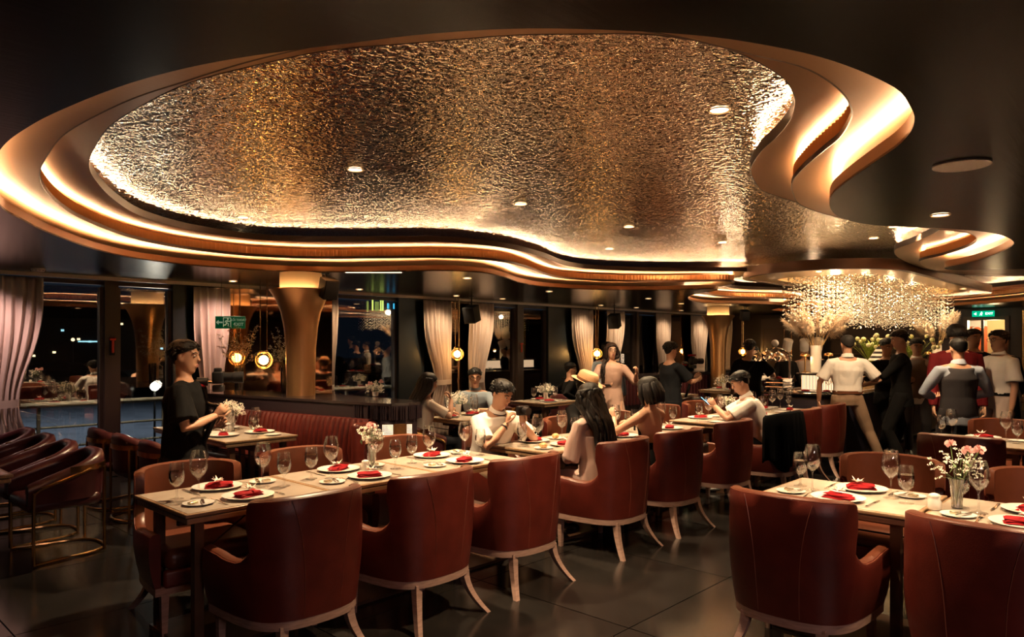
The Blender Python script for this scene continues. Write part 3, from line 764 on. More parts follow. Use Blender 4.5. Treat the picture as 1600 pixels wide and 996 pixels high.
# ------------------------------------------------------------------ tub chair with brass tube frame (faces +y)
def make_tub(label, loc, rz, group):
    t = thing('tub_chair', label, 'chair', loc, rz, group)
    P = smooth_open([(0, -0.27, 0), (0.12, -0.26, 0), (0.21, -0.20, 0), (0.265, -0.10, 0), (0.28, 0.02, 0), (0.285, 0.14, 0), (0.285, 0.25, 0)], 4)
    n = len(P) - 1; strips = []
    for k in range(-n, n + 1):
        p = P[abs(k)]; u = abs(k)/n; sg = -1 if k < 0 else 1
        q0, q1 = P[max(abs(k)-1, 0)], P[min(abs(k)+1, n)]; tn = (q1 - q0).normalized(); nv = Vector((tn.y, -tn.x, 0))
        top = 0.785 - 0.20*(max(0, u - 0.12)/0.88)**1.15; bot = 0.44 - 0.0*u; th = 0.045
        prof = [(th*0.6, bot), (th*0.8, (top+bot)/2), (th, top - 0.05), (th*0.75, top - 0.012), (0, top), (-th*0.9, top - 0.015), (-th*1.1, top - 0.06), (-th*0.7, (top+bot)/2), (-th*0.6, bot)]
        strips.append([(sg*(p.x + nv.x*o_), p.y + nv.y*o_, z) for o_, z in prof])
    g = G(); g.rings(strips, cap=True, close=True); g.obj('padded_back', 'leather_dark', t, smooth=60)
    g = G(); g.rbox((0, 0.0, 0.42), (0.52, 0.50, 0.10), 0.045, seg=4); g.obj('seat_cushion', 'leather_dark', t)
    for sx in (-1, 1):
        g = G(); g.tube(smooth_open([(sx*0.335, 0.22, 0.015), (sx*0.335, 0.22, 0.46), (sx*0.335, 0.20, 0.535), (sx*0.335, 0.12, 0.572), (sx*0.33, -0.02, 0.615), (sx*0.30, -0.16, 0.655)], 5), 0.012, 7); g.obj('arm_tube', 'brass', t)
        g = G(); g.tube([(sx*0.24, -0.27, 0.015), (sx*0.24, -0.27, 0.66)], 0.012, 7); g.obj('leg', 'brass', t)
    g = G(); pts = []
    for k in range(-14, 15):
        p = P[min(n, int(abs(k)*n/22))]; q = P[min(n, int(abs(k)*n/22)+1)]; tn = (q - p).normalized(); pts.append(((-1 if k < 0 else 1)*(p.x + tn.y*0.048), p.y - tn.x*0.048, 0.665))
    g.tube(pts, (0.004), 6); R = []
    g = G(); g.rings([[(x, y, 0.645), (x*1.012, y*1.012, 0.645), (x*1.012, y*1.012, 0.69), (x, y, 0.69)] for x, y, z in pts]); g.obj('back_band', 'brass', t, smooth=40)
    g = G(); ring = smooth_open([(-0.335, 0.22, 0.013), (-0.28, 0.02, 0.013), (-0.25, -0.16, 0.013), (-0.16, -0.29, 0.013), (0, -0.325, 0.013), (0.16, -0.29, 0.013), (0.25, -0.16, 0.013), (0.28, 0.02, 0.013), (0.335, 0.22, 0.013)], 5)
    g.tube(ring, 0.011, 7); g.obj('base_ring', 'brass', t)
    g = G(); g.tube([(-0.335, 0.22, 0.40), (0.335, 0.22, 0.40)], 0.009, 6); g.obj('seat_bar', 'brass', t)
    return t
TUB = [
 (1.62, 6.35, W_, 'dark plum tub chair with brass tube frame, nearest the viewer in its row'),
 (1.62, 7.00, W_, 'dark plum tub chair, second back in the row with the brass frames'),
 (1.62, 7.65, W_, 'dark plum tub chair, third back in the row with the brass frames'),
 (1.62, 8.30, W_, 'dark plum tub chair below the tied curtain, last of its row'),
 (2.60, 7.12, E_, 'plum tub chair with shiny brass back band, right behind the man with the stabiliser'),
 (2.60, 7.80, E_, 'plum tub chair with shiny brass back band, just before the window post'),
 (2.60, 6.45, E_, 'plum tub chair mostly hidden by the man with the stabiliser, at the banquette table'),
]
tub0 = None
for x, y, f, lab in TUB:
    if tub0 is None: tub0 = make_tub(lab, (x, y, 0), f, 'brass-framed tub chairs by the windows')
    else: dup(tub0, (x, y, 0), f, lab, 'brass-framed tub chairs by the windows')
for x, y, f, lab in [(7.55, 7.35, E_, 'tub chair at the near end of the white-flower window table'), (8.05, 7.75, S_, 'tub chair behind the white-flower window table'),
                     (10.3, 6.0, N_, 'brown lit tub chair beyond the filming man, at the small far table'), (12.5, 5.75, N_, 'dark tub chair before the far table under the distant column'),
                     (5.02, 6.28, E_, 'dark tub chair holding the long-haired woman in beige'), (6.45, 6.65, W_ + 0.5, 'tub chair of the seated man in glasses and blue shirt'), (9.35, 7.5, E_, 'tub chair of the dark-haired person by the window')]:
    dup(tub0, (x, y, 0), f, lab, 'tub chairs farther along the windows')

# ------------------------------------------------------------------ tables
def make_table(label, loc, rz, group, lx=0.815, ly=0.70):
    t = thing('dining_table', label, 'table', loc, rz, group)
    g = G(); g.rbox((0, 0, 0.738), (lx, ly, 0.020), 0.005); g.obj('tabletop', 'table_wood', t)
    g = G(); g.box((0, 0, 0.7484), (lx - 0.035, ly - 0.035, 0.002)); g.obj('stone_inset', 'stone_top', t, 0)
    g = G(); g.rbox((0, 0, 0.708), (lx - 0.022, ly - 0.022, 0.028), 0.005); g.obj('lower_edge', 'table_wood', t)
    for sx in (-1, 1):
        for sy in (-1, 1):
            g = G(); g.box((sx*(lx/2 - 0.10), sy*(ly/2 - 0.10), 0.355), (0.048, 0.048, 0.68)); g.obj('leg', 'wood_dark', t, 0)
    g = G(); g.box((0, 0, 0.64), (lx - 0.2, 0.03, 0.05)); g.obj('stretcher', 'wood_dark', t, 0)
    g = G(); g.tube([(-lx/2 + 0.1, -ly/2 + 0.1, 0.50), (lx/2 - 0.1, ly/2 - 0.1, 0.62)], 0.005, 6); g.obj('tie_rod', 'black_metal', t)
    g = G(); g.box((0, 0, 0.011), (lx - 0.12, ly - 0.12, 0.02)); g.obj('base_plate', 'wood_dark', t, 0)
    return t
TB = {}
tab0 = None
for key, x, y, rz, lab, grp in [
 ('A1', 1.90, 3.985, 0, 'stone-topped dining table at the free end of the front row', 'tables of the front row'),
 ('A2', 2.72, 3.985, 0, 'stone-topped dining table in the middle of the front row, with the flower vase', 'tables of the front row'),
 ('A3', 3.54, 3.985, 0, 'stone-topped dining table at the inner end of the front row', 'tables of the front row'),
 ('B1', 4.70, 3.985, 0, 'stone-topped dining table before the man in the white polo', 'tables of the middle row'),
 ('B2', 5.52, 3.985, 0, 'stone-topped dining table between the straw-hatted man and the long-haired woman', 'tables of the middle row'),
 ('B3', 6.34, 3.985, 0, 'stone-topped dining table beyond the woman with the bob', 'tables of the middle row'),
 ('C1', 7.48, 3.90, 0, 'stone-topped dining table by the hands of the phone-reading man', 'tables of the back row'),
 ('C2', 8.30, 3.90, 0, 'stone-topped dining table behind the phone-reading man', 'tables of the back row'),
 ('C3', 9.12, 3.90, 0, 'stone-topped dining table at the bar end of the back row', 'tables of the back row'),
 ('R1', 4.27, 1.40, PI/2, 'bright stone-topped dining table at the corner of the carnation row', 'tables of the carnation row'),
 ('R2', 4.27, 0.57, PI/2, 'stone-topped dining table carrying the carnation vase and white salt pot', 'tables of the carnation row'),
 ('S1', 7.45, 1.36, PI/2, 'stone-topped dining table in front of the grey-vested waiter', 'tables near the waiter'),
 ('S2', 7.45, 0.54, PI/2, 'stone-topped dining table at the frame edge near the waiter', 'tables near the waiter'),
 ('D1', 3.19, 6.50, PI/2, 'dining table before the banquette, end towards the viewer', 'tables before the banquette'),
 ('D2', 3.19, 7.32, PI/2, 'dining table before the banquette, behind the man with the stabiliser', 'tables before the banquette'),
 ('L1', 0.84, 6.00, PI/2, 'dining table by the brass-framed tub chairs, cut by the frame edge', 'tables by the tub chairs'),
 ('L2', 0.84, 6.82, PI/2, 'dining table hidden behind the row of tub chairs', 'tables by the tub chairs'),
 ('E1', 5.80, 6.30, PI/2, 'dining table where the long-haired woman in beige leans', 'tables by the windows'),
 ('F1', 8.20, 7.05, 0, 'window table with white flowers in front of the dark-haired person', 'tables by the windows'),
 ('G1', 10.7, 6.45, 0, 'small far table beyond the filming man', 'tables by the windows'),
 ('H1', 12.6, 6.35, 0, 'far table with white flowers below the distant brass column', 'tables by the windows'),
]:
    if tab0 is None: tab0 = make_table(lab, (x, y, 0), rz, grp); o = tab0
    else: o = dup(tab0, (x, y, 0), rz, lab, grp)
    TB[key] = (x, y, rz)
# ------------------------------------------------------------------ downlights (fixture with its own spot)
emis_mat('downlight_face', (1.0, 0.74, 0.45), 9)
DL_G = G(); DL_G.lathe([(0.052, 0.0), (0.058, 0.006), (0.048, 0.010), (0.044, 0.004)], 20, cap=False)
DL_ME = DL_G.mesh('trim_ring', 'neck_cream'); DF = G(); DF.lathe([(0.0005, 0.006), (0.046, 0.006)], 20, cap=False); DF_ME = DF.mesh('face', 'downlight_face')
def downlight(x, y, z, e, label, spot=100, col=WARM2, aim=None):
    t = thing('downlight', label, 'lamp', (x, y, z - 0.011), group='recessed ceiling downlights')
    link('trim_ring', DL_ME, t); link('face', DF_ME, t)
    rot = (0, 0, 0)
    if aim: rot = (Vector(aim) - Vector((x, y, z))).to_track_quat('-Z', 'Y').to_euler()
    lamp('downlight_beam', 'SPOT', (x, y, z - 0.03), e, col, 0.045, rot, math.radians(spot), 0.75)
for x, y, z, e, lab in [
 (2.85, 4.16, ZM, 260, 'round downlight in the hammered metal above the front table row'),
 (4.52, 4.16, ZM, 250, 'round downlight in the hammered metal above the man in the white polo'),
 (6.15, 4.16, ZM, 210, 'round downlight in the hammered metal above the middle table row'),
 (7.85, 4.00, ZM, 210, 'round downlight in the hammered metal near the crystal canopy'),
 (3.40, 1.75, ZM, 230, 'round downlight at the wavy edge of the hammered metal'),
 (5.03, 1.12, ZA, 60, 'small bright downlight in the dark ceiling beyond the white speaker disc'),
 (4.35, 0.25, ZA, 105, 'added unseen downlight in the dark ceiling above the carnation table'),  # added out of view to light the table top
 (7.35, 0.95, ZA, 100, 'downlight in the dark ceiling above the table by the waiter'),
 (3.20, 6.50, ZM, 190, 'round downlight in the metal above the banquette tables'),
 (5.95, 6.35, ZA, 110, 'small downlight above the table of the long-haired woman in beige'),
 (8.30, 7.05, ZA, 110, 'small downlight above the white-flower window table'),
 (10.8, 6.9, ZA, 90, 'small downlight above the far table beyond the filming man'),
 (12.6, 7.3, ZA, 90, 'small downlight near the distant brass column'),
 (9.3, 2.1, ZM, 180, 'downlight in the metal above the group of standing guests'),
 (8.0, 2.2, ZM, 110, 'added downlight in the metal before the grey-haired man at the bar'),  # added to brighten the group standing at the bar
 (7.4, 5.3, ZM, 150, 'added round downlight in the metal before the standing woman in beige'),  # added as front light for her face
 (11.0, 2.4, ZM, 260, 'downlight in the metal above the guests near the doorway'),
]: downlight(x, y, z, e, lab)
downlight(8.7, 2.6, ZM, 135, 'small added spot in the metal aimed at the grey-haired man', 42, aim=(9.7, 3.2, 1.25)); downlight(8.1, 2.05, ZM, 170, 'small added spot in the metal aimed at the grey-vested waiter', 50, aim=(9.5, 1.8, 1.35))  # both spots added to lift the standing guests out of the dark
for x, e, c, lab in [(1.65, 36, (1.0, 0.62, 0.55), 'small downlight washing the curtain by the tub chairs'), (4.2, 30, (1.0, 0.62, 0.5), 'small downlight washing the curtain behind the stabiliser man'), (6.1, 22, WARM2, 'small downlight washing the curtain behind the brass column'),
                     (8.0, 30, WARM2, 'small downlight washing the curtain before the middle pendant'), (9.1, 30, WARM2, 'small downlight washing the curtain after the middle pendant'),
                     (12.0, 30, WARM2, 'small downlight washing the curtain behind the window table'), (13.3, 30, WARM2, 'small downlight washing the curtain behind the standing woman'),
                     (15.2, 26, WARM2, 'small downlight washing the curtain behind the filming man'), (17.0, 26, WARM2, 'small downlight washing the curtain before the distant column')]:
    downlight(x, Y1 - 0.75, ZA, e, lab, 110, c, aim=(x, Y1 - 0.25, 1.0))

# ------------------------------------------------------------------ tableware, one of each kind
random.seed(3)
def lathe_mesh(name, prof, m, seg=24, cap=False): g = G(); g.lathe(prof, seg, cap=cap); return g.mesh(name, m, 50)
WINE = lathe_mesh('wine_glass', [(0.0010, 0.0024), (0.0414, 0.0024), (0.0414, 0.0048), (0.0134, 0.0096), (0.0050, 0.0216), (0.0045, 0.0660), (0.0050, 0.1056), (0.0112, 0.1152), (0.0336, 0.1380), (0.0470, 0.1656), (0.0498, 0.1860), (0.0470, 0.2160), (0.0403, 0.2460), (0.0347, 0.2664), (0.0334, 0.2664), (0.0390, 0.2448), (0.0454, 0.2160), (0.0482, 0.1860), (0.0454, 0.1668), (0.0325, 0.1398), (0.0090, 0.1182), (0.0010, 0.1164)], 'glass')
WATERG = lathe_mesh('water_glass', [(0.0010, 0.0026), (0.0370, 0.0026), (0.0370, 0.0051), (0.0134, 0.0102), (0.0056, 0.0205), (0.0056, 0.0614), (0.0134, 0.0704), (0.0336, 0.0922), (0.0420, 0.1216), (0.0420, 0.1472), (0.0381, 0.1792), (0.0342, 0.2022), (0.0328, 0.2022), (0.0367, 0.1792), (0.0405, 0.1472), (0.0403, 0.1229), (0.0325, 0.0941), (0.0112, 0.0736), (0.0010, 0.0723)], 'glass')
WATER = lathe_mesh('water', [(0.0010, 0.0732), (0.0112, 0.0745), (0.0319, 0.0950), (0.0398, 0.1235), (0.0400, 0.1472), (0.0392, 0.1562), (0.0010, 0.1562)], 'water')
PLATE = lathe_mesh('plate', [(0.001, 0.002), (0.075, 0.002), (0.085, 0.004), (0.138, 0.016), (0.140, 0.0185), (0.137, 0.019), (0.088, 0.009), (0.078, 0.007), (0.001, 0.007)], 'white_china', 32)
BREADP = lathe_mesh('bread_plate', [(0.001, 0.002), (0.045, 0.002), (0.078, 0.010), (0.080, 0.012), (0.078, 0.0125), (0.048, 0.006), (0.001, 0.006)], 'white_china', 28)
def knife_mesh(name='knife', L=0.225):
    g = G(); h = L*0.45
    g.rings([[(-w_/2, y, z), (w_/2, y, z), (w_/2, y, z + t_), (-w_/2, y, z + t_)] for y, w_, z, t_ in ((-L/2, 0.010, 0.001, 0.005), (-L/2 + 0.02, 0.014, 0.0005, 0.007), (-L/2 + h, 0.009, 0.001, 0.005), (-L/2 + h + 0.01, 0.016, 0.001, 0.002), (L/2 - 0.03, 0.018, 0.001, 0.0018), (L/2, 0.004, 0.001, 0.0014))])
    return g.mesh(name, 'steel', 30)
KNIFE = knife_mesh(); BKNIFE = knife_mesh('butter_knife', 0.14)
def fork_mesh():
    g = G(); L = 0.195
    g.rings([[(-w_/2, y, z), (w_/2, y, z), (w_/2, y, z + 0.0025), (-w_/2, y, z + 0.0025)] for y, w_, z in ((-L/2, 0.013, 0.001), (-L/2 + 0.03, 0.010, 0.002), (0.0, 0.006, 0.010), (0.025, 0.007, 0.009), (0.045, 0.022, 0.003), (0.058, 0.023, 0.001))])
    for k in range(4):
        x = -0.0095 + 0.0063*k
        g.rings([[(x - 0.0016, y, z), (x + 0.0016, y, z), (x + 0.0016, y, z + 0.002), (x - 0.0016, y, z + 0.002)] for y, z in ((0.056, 0.001), (0.080, 0.003), (L/2, 0.007))])
    return g.mesh('fork', 'steel', 30)
FORK = fork_mesh()
def napkin_mesh():
    """red cloth napkin folded into a thick soft rectangle"""
    g = G(); nx, ny = 14, 8
    for lay, (z0, sx, sy, off) in enumerate(((0.0, 0.155, 0.085, 0), (0.010, 0.150, 0.080, 0.004), (0.019, 0.140, 0.072, -0.004))):
        top, bot = [], []
        for j in range(ny + 1):
            for i in range(nx + 1):
                u, v = i/nx - 0.5, j/ny - 0.5
                e = (1 - (2*abs(u))**6) * (1 - (2*abs(v))**6)
                z = z0 + 0.004*math.sin(7*u + lay) * math.cos(4*v) + 0.002
                x, y = u*sx + off, v*sy + 0.004*math.sin(5*u + lay*2)
                top.append((x, y, z + 0.009*e**0.4)); bot.append((x, y, z))
        b = len(g.v); n = len(top); g.v += top + bot
        for j in range(ny):
            for i in range(nx):
                a = b + j*(nx+1) + i
                g.f.append((a, a+1, a+nx+2, a+nx+1)); g.f.append((a+n, a+n+nx+1, a+n+nx+2, a+n+1)); g.m += [0, 0]
    return g.mesh('napkin', 'napkin_red', 60)
NAPKIN = napkin_mesh()
mat('petal_white', (0.85, 0.78, 0.66), 0.6); mat('petal_pink', (0.80, 0.42, 0.40), 0.65); mat('leaf_green', (0.10, 0.17, 0.05), 0.5); mat('stem_green', (0.14, 0.20, 0.07), 0.5); mat('card_tan', (0.62, 0.47, 0.28), 0.6)
def orchid_mesh():
    g = G(); rnd = random.Random(2)
    for k in range(11):
        a = 2*PI*k/11 + rnd.uniform(-.2, .2); L = rnd.uniform(0.028, 0.050); dx, dy = math.cos(a), math.sin(a); nx_, ny_ = -dy, dx; wv = 0.007
        g.add([(0, 0, 0.006), (dx*L*.5 + nx_*wv, dy*L*.5 + ny_*wv, 0.016), (dx*L, dy*L, 0.012 + 0.012*(k % 3)), (dx*L*.5 - nx_*wv, dy*L*.5 - ny_*wv, 0.016)], [(0, 1, 2, 3)])
    g.ball((0, 0, 0.012), 0.008, 8, 5); return g.mesh('orchid', 'petal_white', 40)
ORCHID = orchid_mesh()
mat('foil', (0.55, 0.45, 0.30), 0.25, metal=0.8)
BG = G(); BG.rbox((0, 0, 0.010), (0.050, 0.028, 0.014), 0.004); BUTTER = BG.mesh('butter_pat', 'foil')
def bread_mesh():
    g = G(); g.ball((0, 0, 0.022), (0.050, 0.034, 0.024), 16, 8)
    return g.mesh('bread_roll', mat('crust', (0.55, 0.27, 0.09), 0.5, noise_scale=30, noise_amt=0.4, color2=(0.72, 0.45, 0.2)), 60)
BREAD = bread_mesh()

PLACE = {}      # where each place stands, in words
def setting(table, side, words, u0=0.0, full=2, bread=False, seed=0, glasses=True, plates=True):
    """one place at a table. side: 'n' diner on local -y side, 'f' diner on the local +y side"""
    x, y, rz = TB[table]; rnd = random.Random(hash((table, side)) % 1000 if False else ord(table[0])*31 + ord(table[1])*7 + (3 if side == 'f' else 0) + int(u0*100))
    a = rz + (PI if side == 'f' else 0); R = Matrix.Rotation(a, 3, 'Z'); z = 0.7495
    def put(name, me, u, v, rot=0.0, dz=0.0, label='', cat='', grp=''):
        p = R @ Vector((u + u0 + rnd.uniform(-.008, .008), v + rnd.uniform(-.008, .008), 0))
        o = link(name, me, None, (x + p.x, y + p.y, z + dz), a + rot); tag(o, label, cat, grp); return o
    if plates:
        put('dinner_plate', PLATE, 0, -0.18, 0, 0, 'white dinner plate, ' + words, 'plate', 'white dinner plates')
        put('napkin', NAPKIN, 0, -0.18, rnd.uniform(-.5, .5), 0.0075, 'folded red napkin, ' + words, 'napkin', 'folded red napkins')
        put('orchid_flower', ORCHID, 0.01, -0.175, rnd.uniform(0, 6), 0.040, 'cream orchid flower, ' + words, 'flower', 'orchids on the napkins')
    if plates and full >= 1:
        put('bread_plate', BREADP, -0.265, -0.16, 0, 0, 'small white bread plate, ' + words, 'plate', 'bread plates')
        if bread: put('bread_roll', BREAD, -0.265, -0.16, rnd.uniform(0, 3), 0.006, 'round bread roll, ' + words, 'bread', 'bread rolls')
    if full >= 2:
        put('butter_pat', BUTTER, -0.285, -0.15, rnd.uniform(-.3, .3), 0.003, 'foil-wrapped butter pat, ' + words, 'butter', 'butter pats')
        put('butter_knife', BKNIFE, -0.235, -0.16, -0.35, 0.012, 'small butter knife, ' + words, 'knife', 'butter knives')
        put('fork', FORK, -0.168, -0.18, rnd.uniform(-.05, .05), 0, 'steel table fork, ' + words, 'fork', 'table forks')
        put('knife', KNIFE, 0.170, -0.17, rnd.uniform(-.04, .04), 0, 'steel table knife, ' + words, 'knife', 'table knives')
    if glasses:
        put('wine_glass', WINE, 0.20, 0.03, rnd.uniform(0, 3), 0, 'tall clear wine glass, ' + words, 'glass', 'wine glasses')
        wg = put('water_glass', WATERG, 0.295, -0.045, rnd.uniform(0, 3), 0, 'short-stemmed glass of water, ' + words, 'glass', 'water glasses')
        link('water', WATER, wg)
for a in [
 ('A1', 'n', 'aisle-side place at the free end of the front row'), ('A1', 'f', 'window-side place at the free end of the front row'),
 ('A2', 'n', 'aisle-side place near the front row flower vase'), ('A2', 'f', 'window-side place near the front row flower vase'),
 ('A3', 'n', 'aisle-side place at the inner end of the front row'), ('A3', 'f', 'window-side place at the inner end of the front row'),
 ('R1', 'f', 'near place at the corner of the carnation row'), ('R1', 'n', 'far place at the corner of the carnation row'),
 ('R2', 'f', 'near place by the white salt pot'), ('R2', 'n', 'far place behind the carnation vase'),
]: setting(*a)
for a in [('B1', 'n'), ('B1', 'f'), ('B2', 'n'), ('B2', 'f'), ('B3', 'n'), ('B3', 'f')]:
    setting(a[0], a[1], {'B1': 'at the table of the white polo man, ', 'B2': 'at the table of the straw-hatted man, ', 'B3': 'at the table beyond the bob-haired woman, '}[a[0]] + ('aisle side' if a[1] == 'n' else 'window side'), full=1, bread=a[0] == 'B1')
for a, w_ in [(('C1', 'n'), 'before the phone-reading man'), (('C1', 'f'), 'across from the phone-reading man'), (('C2', 'n'), 'behind the phone-reading man'), (('C2', 'f'), 'window side behind the phone-reading man'), (('C3', 'n'), 'aisle side at the bar end of the back row'), (('C3', 'f'), 'window side at the bar end of the back row'),
              (('S1', 'f'), 'near side before the grey-vested waiter'), (('S1', 'n'), 'far side before the grey-vested waiter'), (('S2', 'f'), 'near side at the frame edge by the waiter'), (('S2', 'n'), 'far side at the frame edge by the waiter'),
              (('D1', 'f'), 'chair side of the first banquette table'), (('D1', 'n'), 'bench side of the first banquette table'), (('D2', 'f'), 'chair side of the second banquette table'), (('D2', 'n'), 'bench side of the second banquette table'),
              (('L1', 'n'), 'at the tub chair table cut by the frame'),
              (('E1', 'n'), 'before the seated man in glasses'), (('E1', 'f'), 'before the long-haired woman in beige')]:
    setting(a[0], a[1], w_, full=1)
for a, u, w_ in [('F1', -0.1, 'white-flower window table, near side'), ('G1', 0.0, 'small far table, near side'), ('H1', -0.1, 'far table under the distant column, near side')]:
    setting(a, 'n', w_, u0=u, full=0); setting(a, 'f', w_.replace('near', 'far'), u0=u, full=0)

# ------------------------------------------------------------------ vases, flowers, salt
glass_mat('cut_glass', (0.86, 0.87, 0.84), 1.5, 0.05, 0.10)
def blossom(g, c, r, n, rnd, mi=0):
    for k in range(n):
        th, ph = rnd.uniform(0, 2*PI), math.acos(rnd.uniform(-0.3, 1)); d = Vector((math.sin(ph)*math.cos(th), math.sin(ph)*math.sin(th), math.cos(ph)))
        t1 = d.orthogonal().normalized(); t2 = d.cross(t1); q = Vector(c) + d*r*0.35; e = Vector(c) + d*r; s_ = r*0.42
        g.add([q - t1*s_*.5, e - t1*s_ + t2*s_*.3, e + d*r*.15, e + t1*s_ - t2*s_*.3, q + t1*s_*.5], [(0, 1, 2, 3, 4)], mi)
def flower_vase(label, loc, pink=2, baby=70, h=0.15, seed=1, wide=0.11, tall=0.16, kind='glass'):
    rnd = random.Random(seed); t = thing('flower_vase', label, 'vase', loc, 0, 'vases of flowers on the tables')
    if kind == 'glass':
        g = G(); prof = [(0.020, 0.0), (0.024, 0.004), (0.026, h*.35), (0.032, h*.75), (0.040, h), (0.0375, h), (0.029, h*.75), (0.023, h*.3), (0.020, 0.012), (0.001, 0.012)]
        R = []
        for r, z in prof: R.append([((r*(1 + (0.05 if j % 2 else 0)))*math.cos(2*PI*j/28), (r*(1 + (0.05 if j % 2 else 0)))*math.sin(2*PI*j/28), z) for j in range(28)])
        g.rings(R, cap=False); g.obj('vase', 'cut_glass', t, 25)
    else:
        g = G(); g.lathe([(0.03, 0), (0.034, h*.5), (0.038, h), (0.033, h), (0.028, 0.01)], 20); g.obj('vase', 'white_china', t)
    st = G(); fl = G(); pk = G(); lf = G()
    def tip(): a = rnd.uniform(0, 2*PI); r = wide*math.sqrt(rnd.random()); return Vector((r*math.cos(a), r*math.sin(a), h + tall*(0.35 + 0.65*rnd.random()) - r*0.5))
    for k in range(pink):
        q = tip(); q.z = h + tall*(0.75 + 0.25*k/ max(1, pink)); st.tube([(0, 0, 0.02), (q.x*.3, q.y*.3, h), q], 0.0022, 4)
        blossom(pk, q, 0.026, 26, rnd)
    for k in range(baby):
        q = tip(); 
        if k % 4 == 0: st.tube([(0, 0, 0.02), (q.x*.25, q.y*.25, h), q], 0.0012, 3)
        for m_ in range(3):
            c = q + Vector((rnd.uniform(-1, 1), rnd.uniform(-1, 1), rnd.uniform(-1, 1)))*0.014
            blossom(fl, c, 0.0085, 5, rnd)
    for k in range(16):
        q = tip()*0.9; d = Vector((rnd.uniform(-1, 1), rnd.uniform(-1, 1), rnd.uniform(-.2, .5))).normalized(); s_ = d.cross(Vector((0, 0, 1))).normalized()*0.009
        lf.add([q, q + d*0.02 + s_, q + d*0.045, q + d*0.02 - s_], [(0, 1, 2, 3)])
    o = st.obj('stems', 'stem_green', t); o['kind'] = 'stuff'
    if baby: o = fl.obj('small_white_blossoms', 'petal_white', t, 0); o['kind'] = 'stuff'
    if pink: o = pk.obj('carnation_heads', 'petal_pink', t, 0); o['kind'] = 'stuff'
    o = lf.obj('leaves', 'leaf_green', t, 0); o['kind'] = 'stuff'
    return t
ZT = 0.7495
flower_vase('slim glass vase of pale carnation and baby\'s breath amid the front row', (2.94, 4.10, ZT), 2, 60, 0.16, 1, 0.085, 0.15)
flower_vase('slim cut-glass vase with pink carnations beside the white salt pot', (4.29, 0.88, ZT), 5, 42, 0.155, 2, 0.12, 0.17)
flower_vase('white pot bursting with white baby\'s breath on the banquette table', (3.28, 6.92, ZT), 0, 150, 0.14, 3, 0.13, 0.17, 'pot')
flower_vase('small vase of white flowers among the guests at the straw-hatted man\'s table', (5.75, 4.10, ZT), 0, 60, 0.12, 4, 0.08, 0.11)
flower_vase('vase of yellowish white flowers before the long-haired woman in beige', (5.85, 6.40, ZT), 0, 130, 0.13, 5, 0.13, 0.17, 'pot')
flower_vase('white pot of white flowers on the window table', (8.30, 7.12, ZT), 0, 110, 0.12, 6, 0.14, 0.15, 'pot')
flower_vase('white pot of white flowers on the far table below the distant column', (12.65, 6.42, ZT), 0, 110, 0.12, 7, 0.18, 0.17, 'pot')
flower_vase('vase of white flowers behind the face of the phone-reading man', (7.9, 3.95, ZT), 0, 60, 0.13, 8, 0.09, 0.13)
flower_vase('pinkish posy in a small pot on the dark counter beside the brass column', (4.75, 6.55, 1.026), 2, 90, 0.05, 9, 0.10, 0.12, 'pot')
def salt(label, loc, s=1.0):
    g = G(); g.lathe([(0.001, 0), (0.026*s, 0), (0.031*s, 0.008*s), (0.032*s, 0.045*s), (0.027*s, 0.056*s), (0.026*s, 0.066*s), (0.029*s, 0.070*s), (0.026*s, 0.080*s), (0.012*s, 0.086*s), (0.001, 0.087*s)], 22)
    o = g.obj('salt_pot', 'white_china', None, 60, loc); tag(o, label, 'salt pot', 'white salt pots')
salt('rounded white salt pot in front of the carnation vase', (4.17, 0.955, ZT)); salt('small white salt pot at the foot of the front row flower vase', (2.84, 4.03, ZT), 0.85)
salt('white salt pot by the baby\'s breath on the banquette table', (3.20, 6.80, ZT))
# ------------------------------------------------------------------ people
mat('skin', (0.50, 0.265, 0.165), 0.5); mat('skin_fair', (0.60, 0.34, 0.225), 0.5)
mat('hair_black', (0.0045, 0.0035, 0.003), 0.42, spec=0.3, bump=0.4, bump_scale=90, stretch=(4, 4, 0.6)); mat('hair_brown', (0.014, 0.007, 0.005), 0.42, spec=0.3, bump=0.4, bump_scale=90, stretch=(4, 4, 0.6))
mat('jacket_black', (0.0025, 0.0025, 0.0028), 0.95, spec=0.04)
mat('hair_grey', (0.022, 0.019, 0.017), 0.7, spec=0.2)
mat('cloth_black', (0.008, 0.0075, 0.0075), 0.9, spec=0.12, bump=0.2, bump_scale=40); mat('cloth_charcoal', (0.010, 0.011, 0.013), 0.9, spec=0.12, bump=0.2, bump_scale=40)
mat('cloth_white', (0.72, 0.66, 0.60), 0.85, bump=0.15, bump_scale=60); mat('cloth_cream', (0.70, 0.58, 0.48), 0.85, bump=0.15, bump_scale=60)
mat('cloth_beige', (0.50, 0.32, 0.25), 0.7, bump=0.15, bump_scale=40); mat('cloth_blush', (0.56, 0.37, 0.31), 0.5, sheen=0.3)
mat('cloth_khaki', (0.25, 0.155, 0.095), 0.85, bump=0.15, bump_scale=60); mat('cloth_stone', (0.50, 0.40, 0.34), 0.85)
mat('cloth_vest', (0.050, 0.045, 0.048), 0.9, spec=0.2); mat('cloth_vest_tan', (0.20, 0.15, 0.12), 0.8); mat('cloth_bluegrey', (0.24, 0.29, 0.34), 0.85); mat('cloth_lightblue', (0.34, 0.38, 0.46), 0.8)
mat('cloth_maroon', (0.11, 0.004, 0.006), 0.8, spec=0.2); mat('cloth_navy', (0.009, 0.010, 0.014), 0.9, spec=0.12); mat('straw', (0.50, 0.31, 0.16), 0.8, bump=0.4, bump_scale=160)
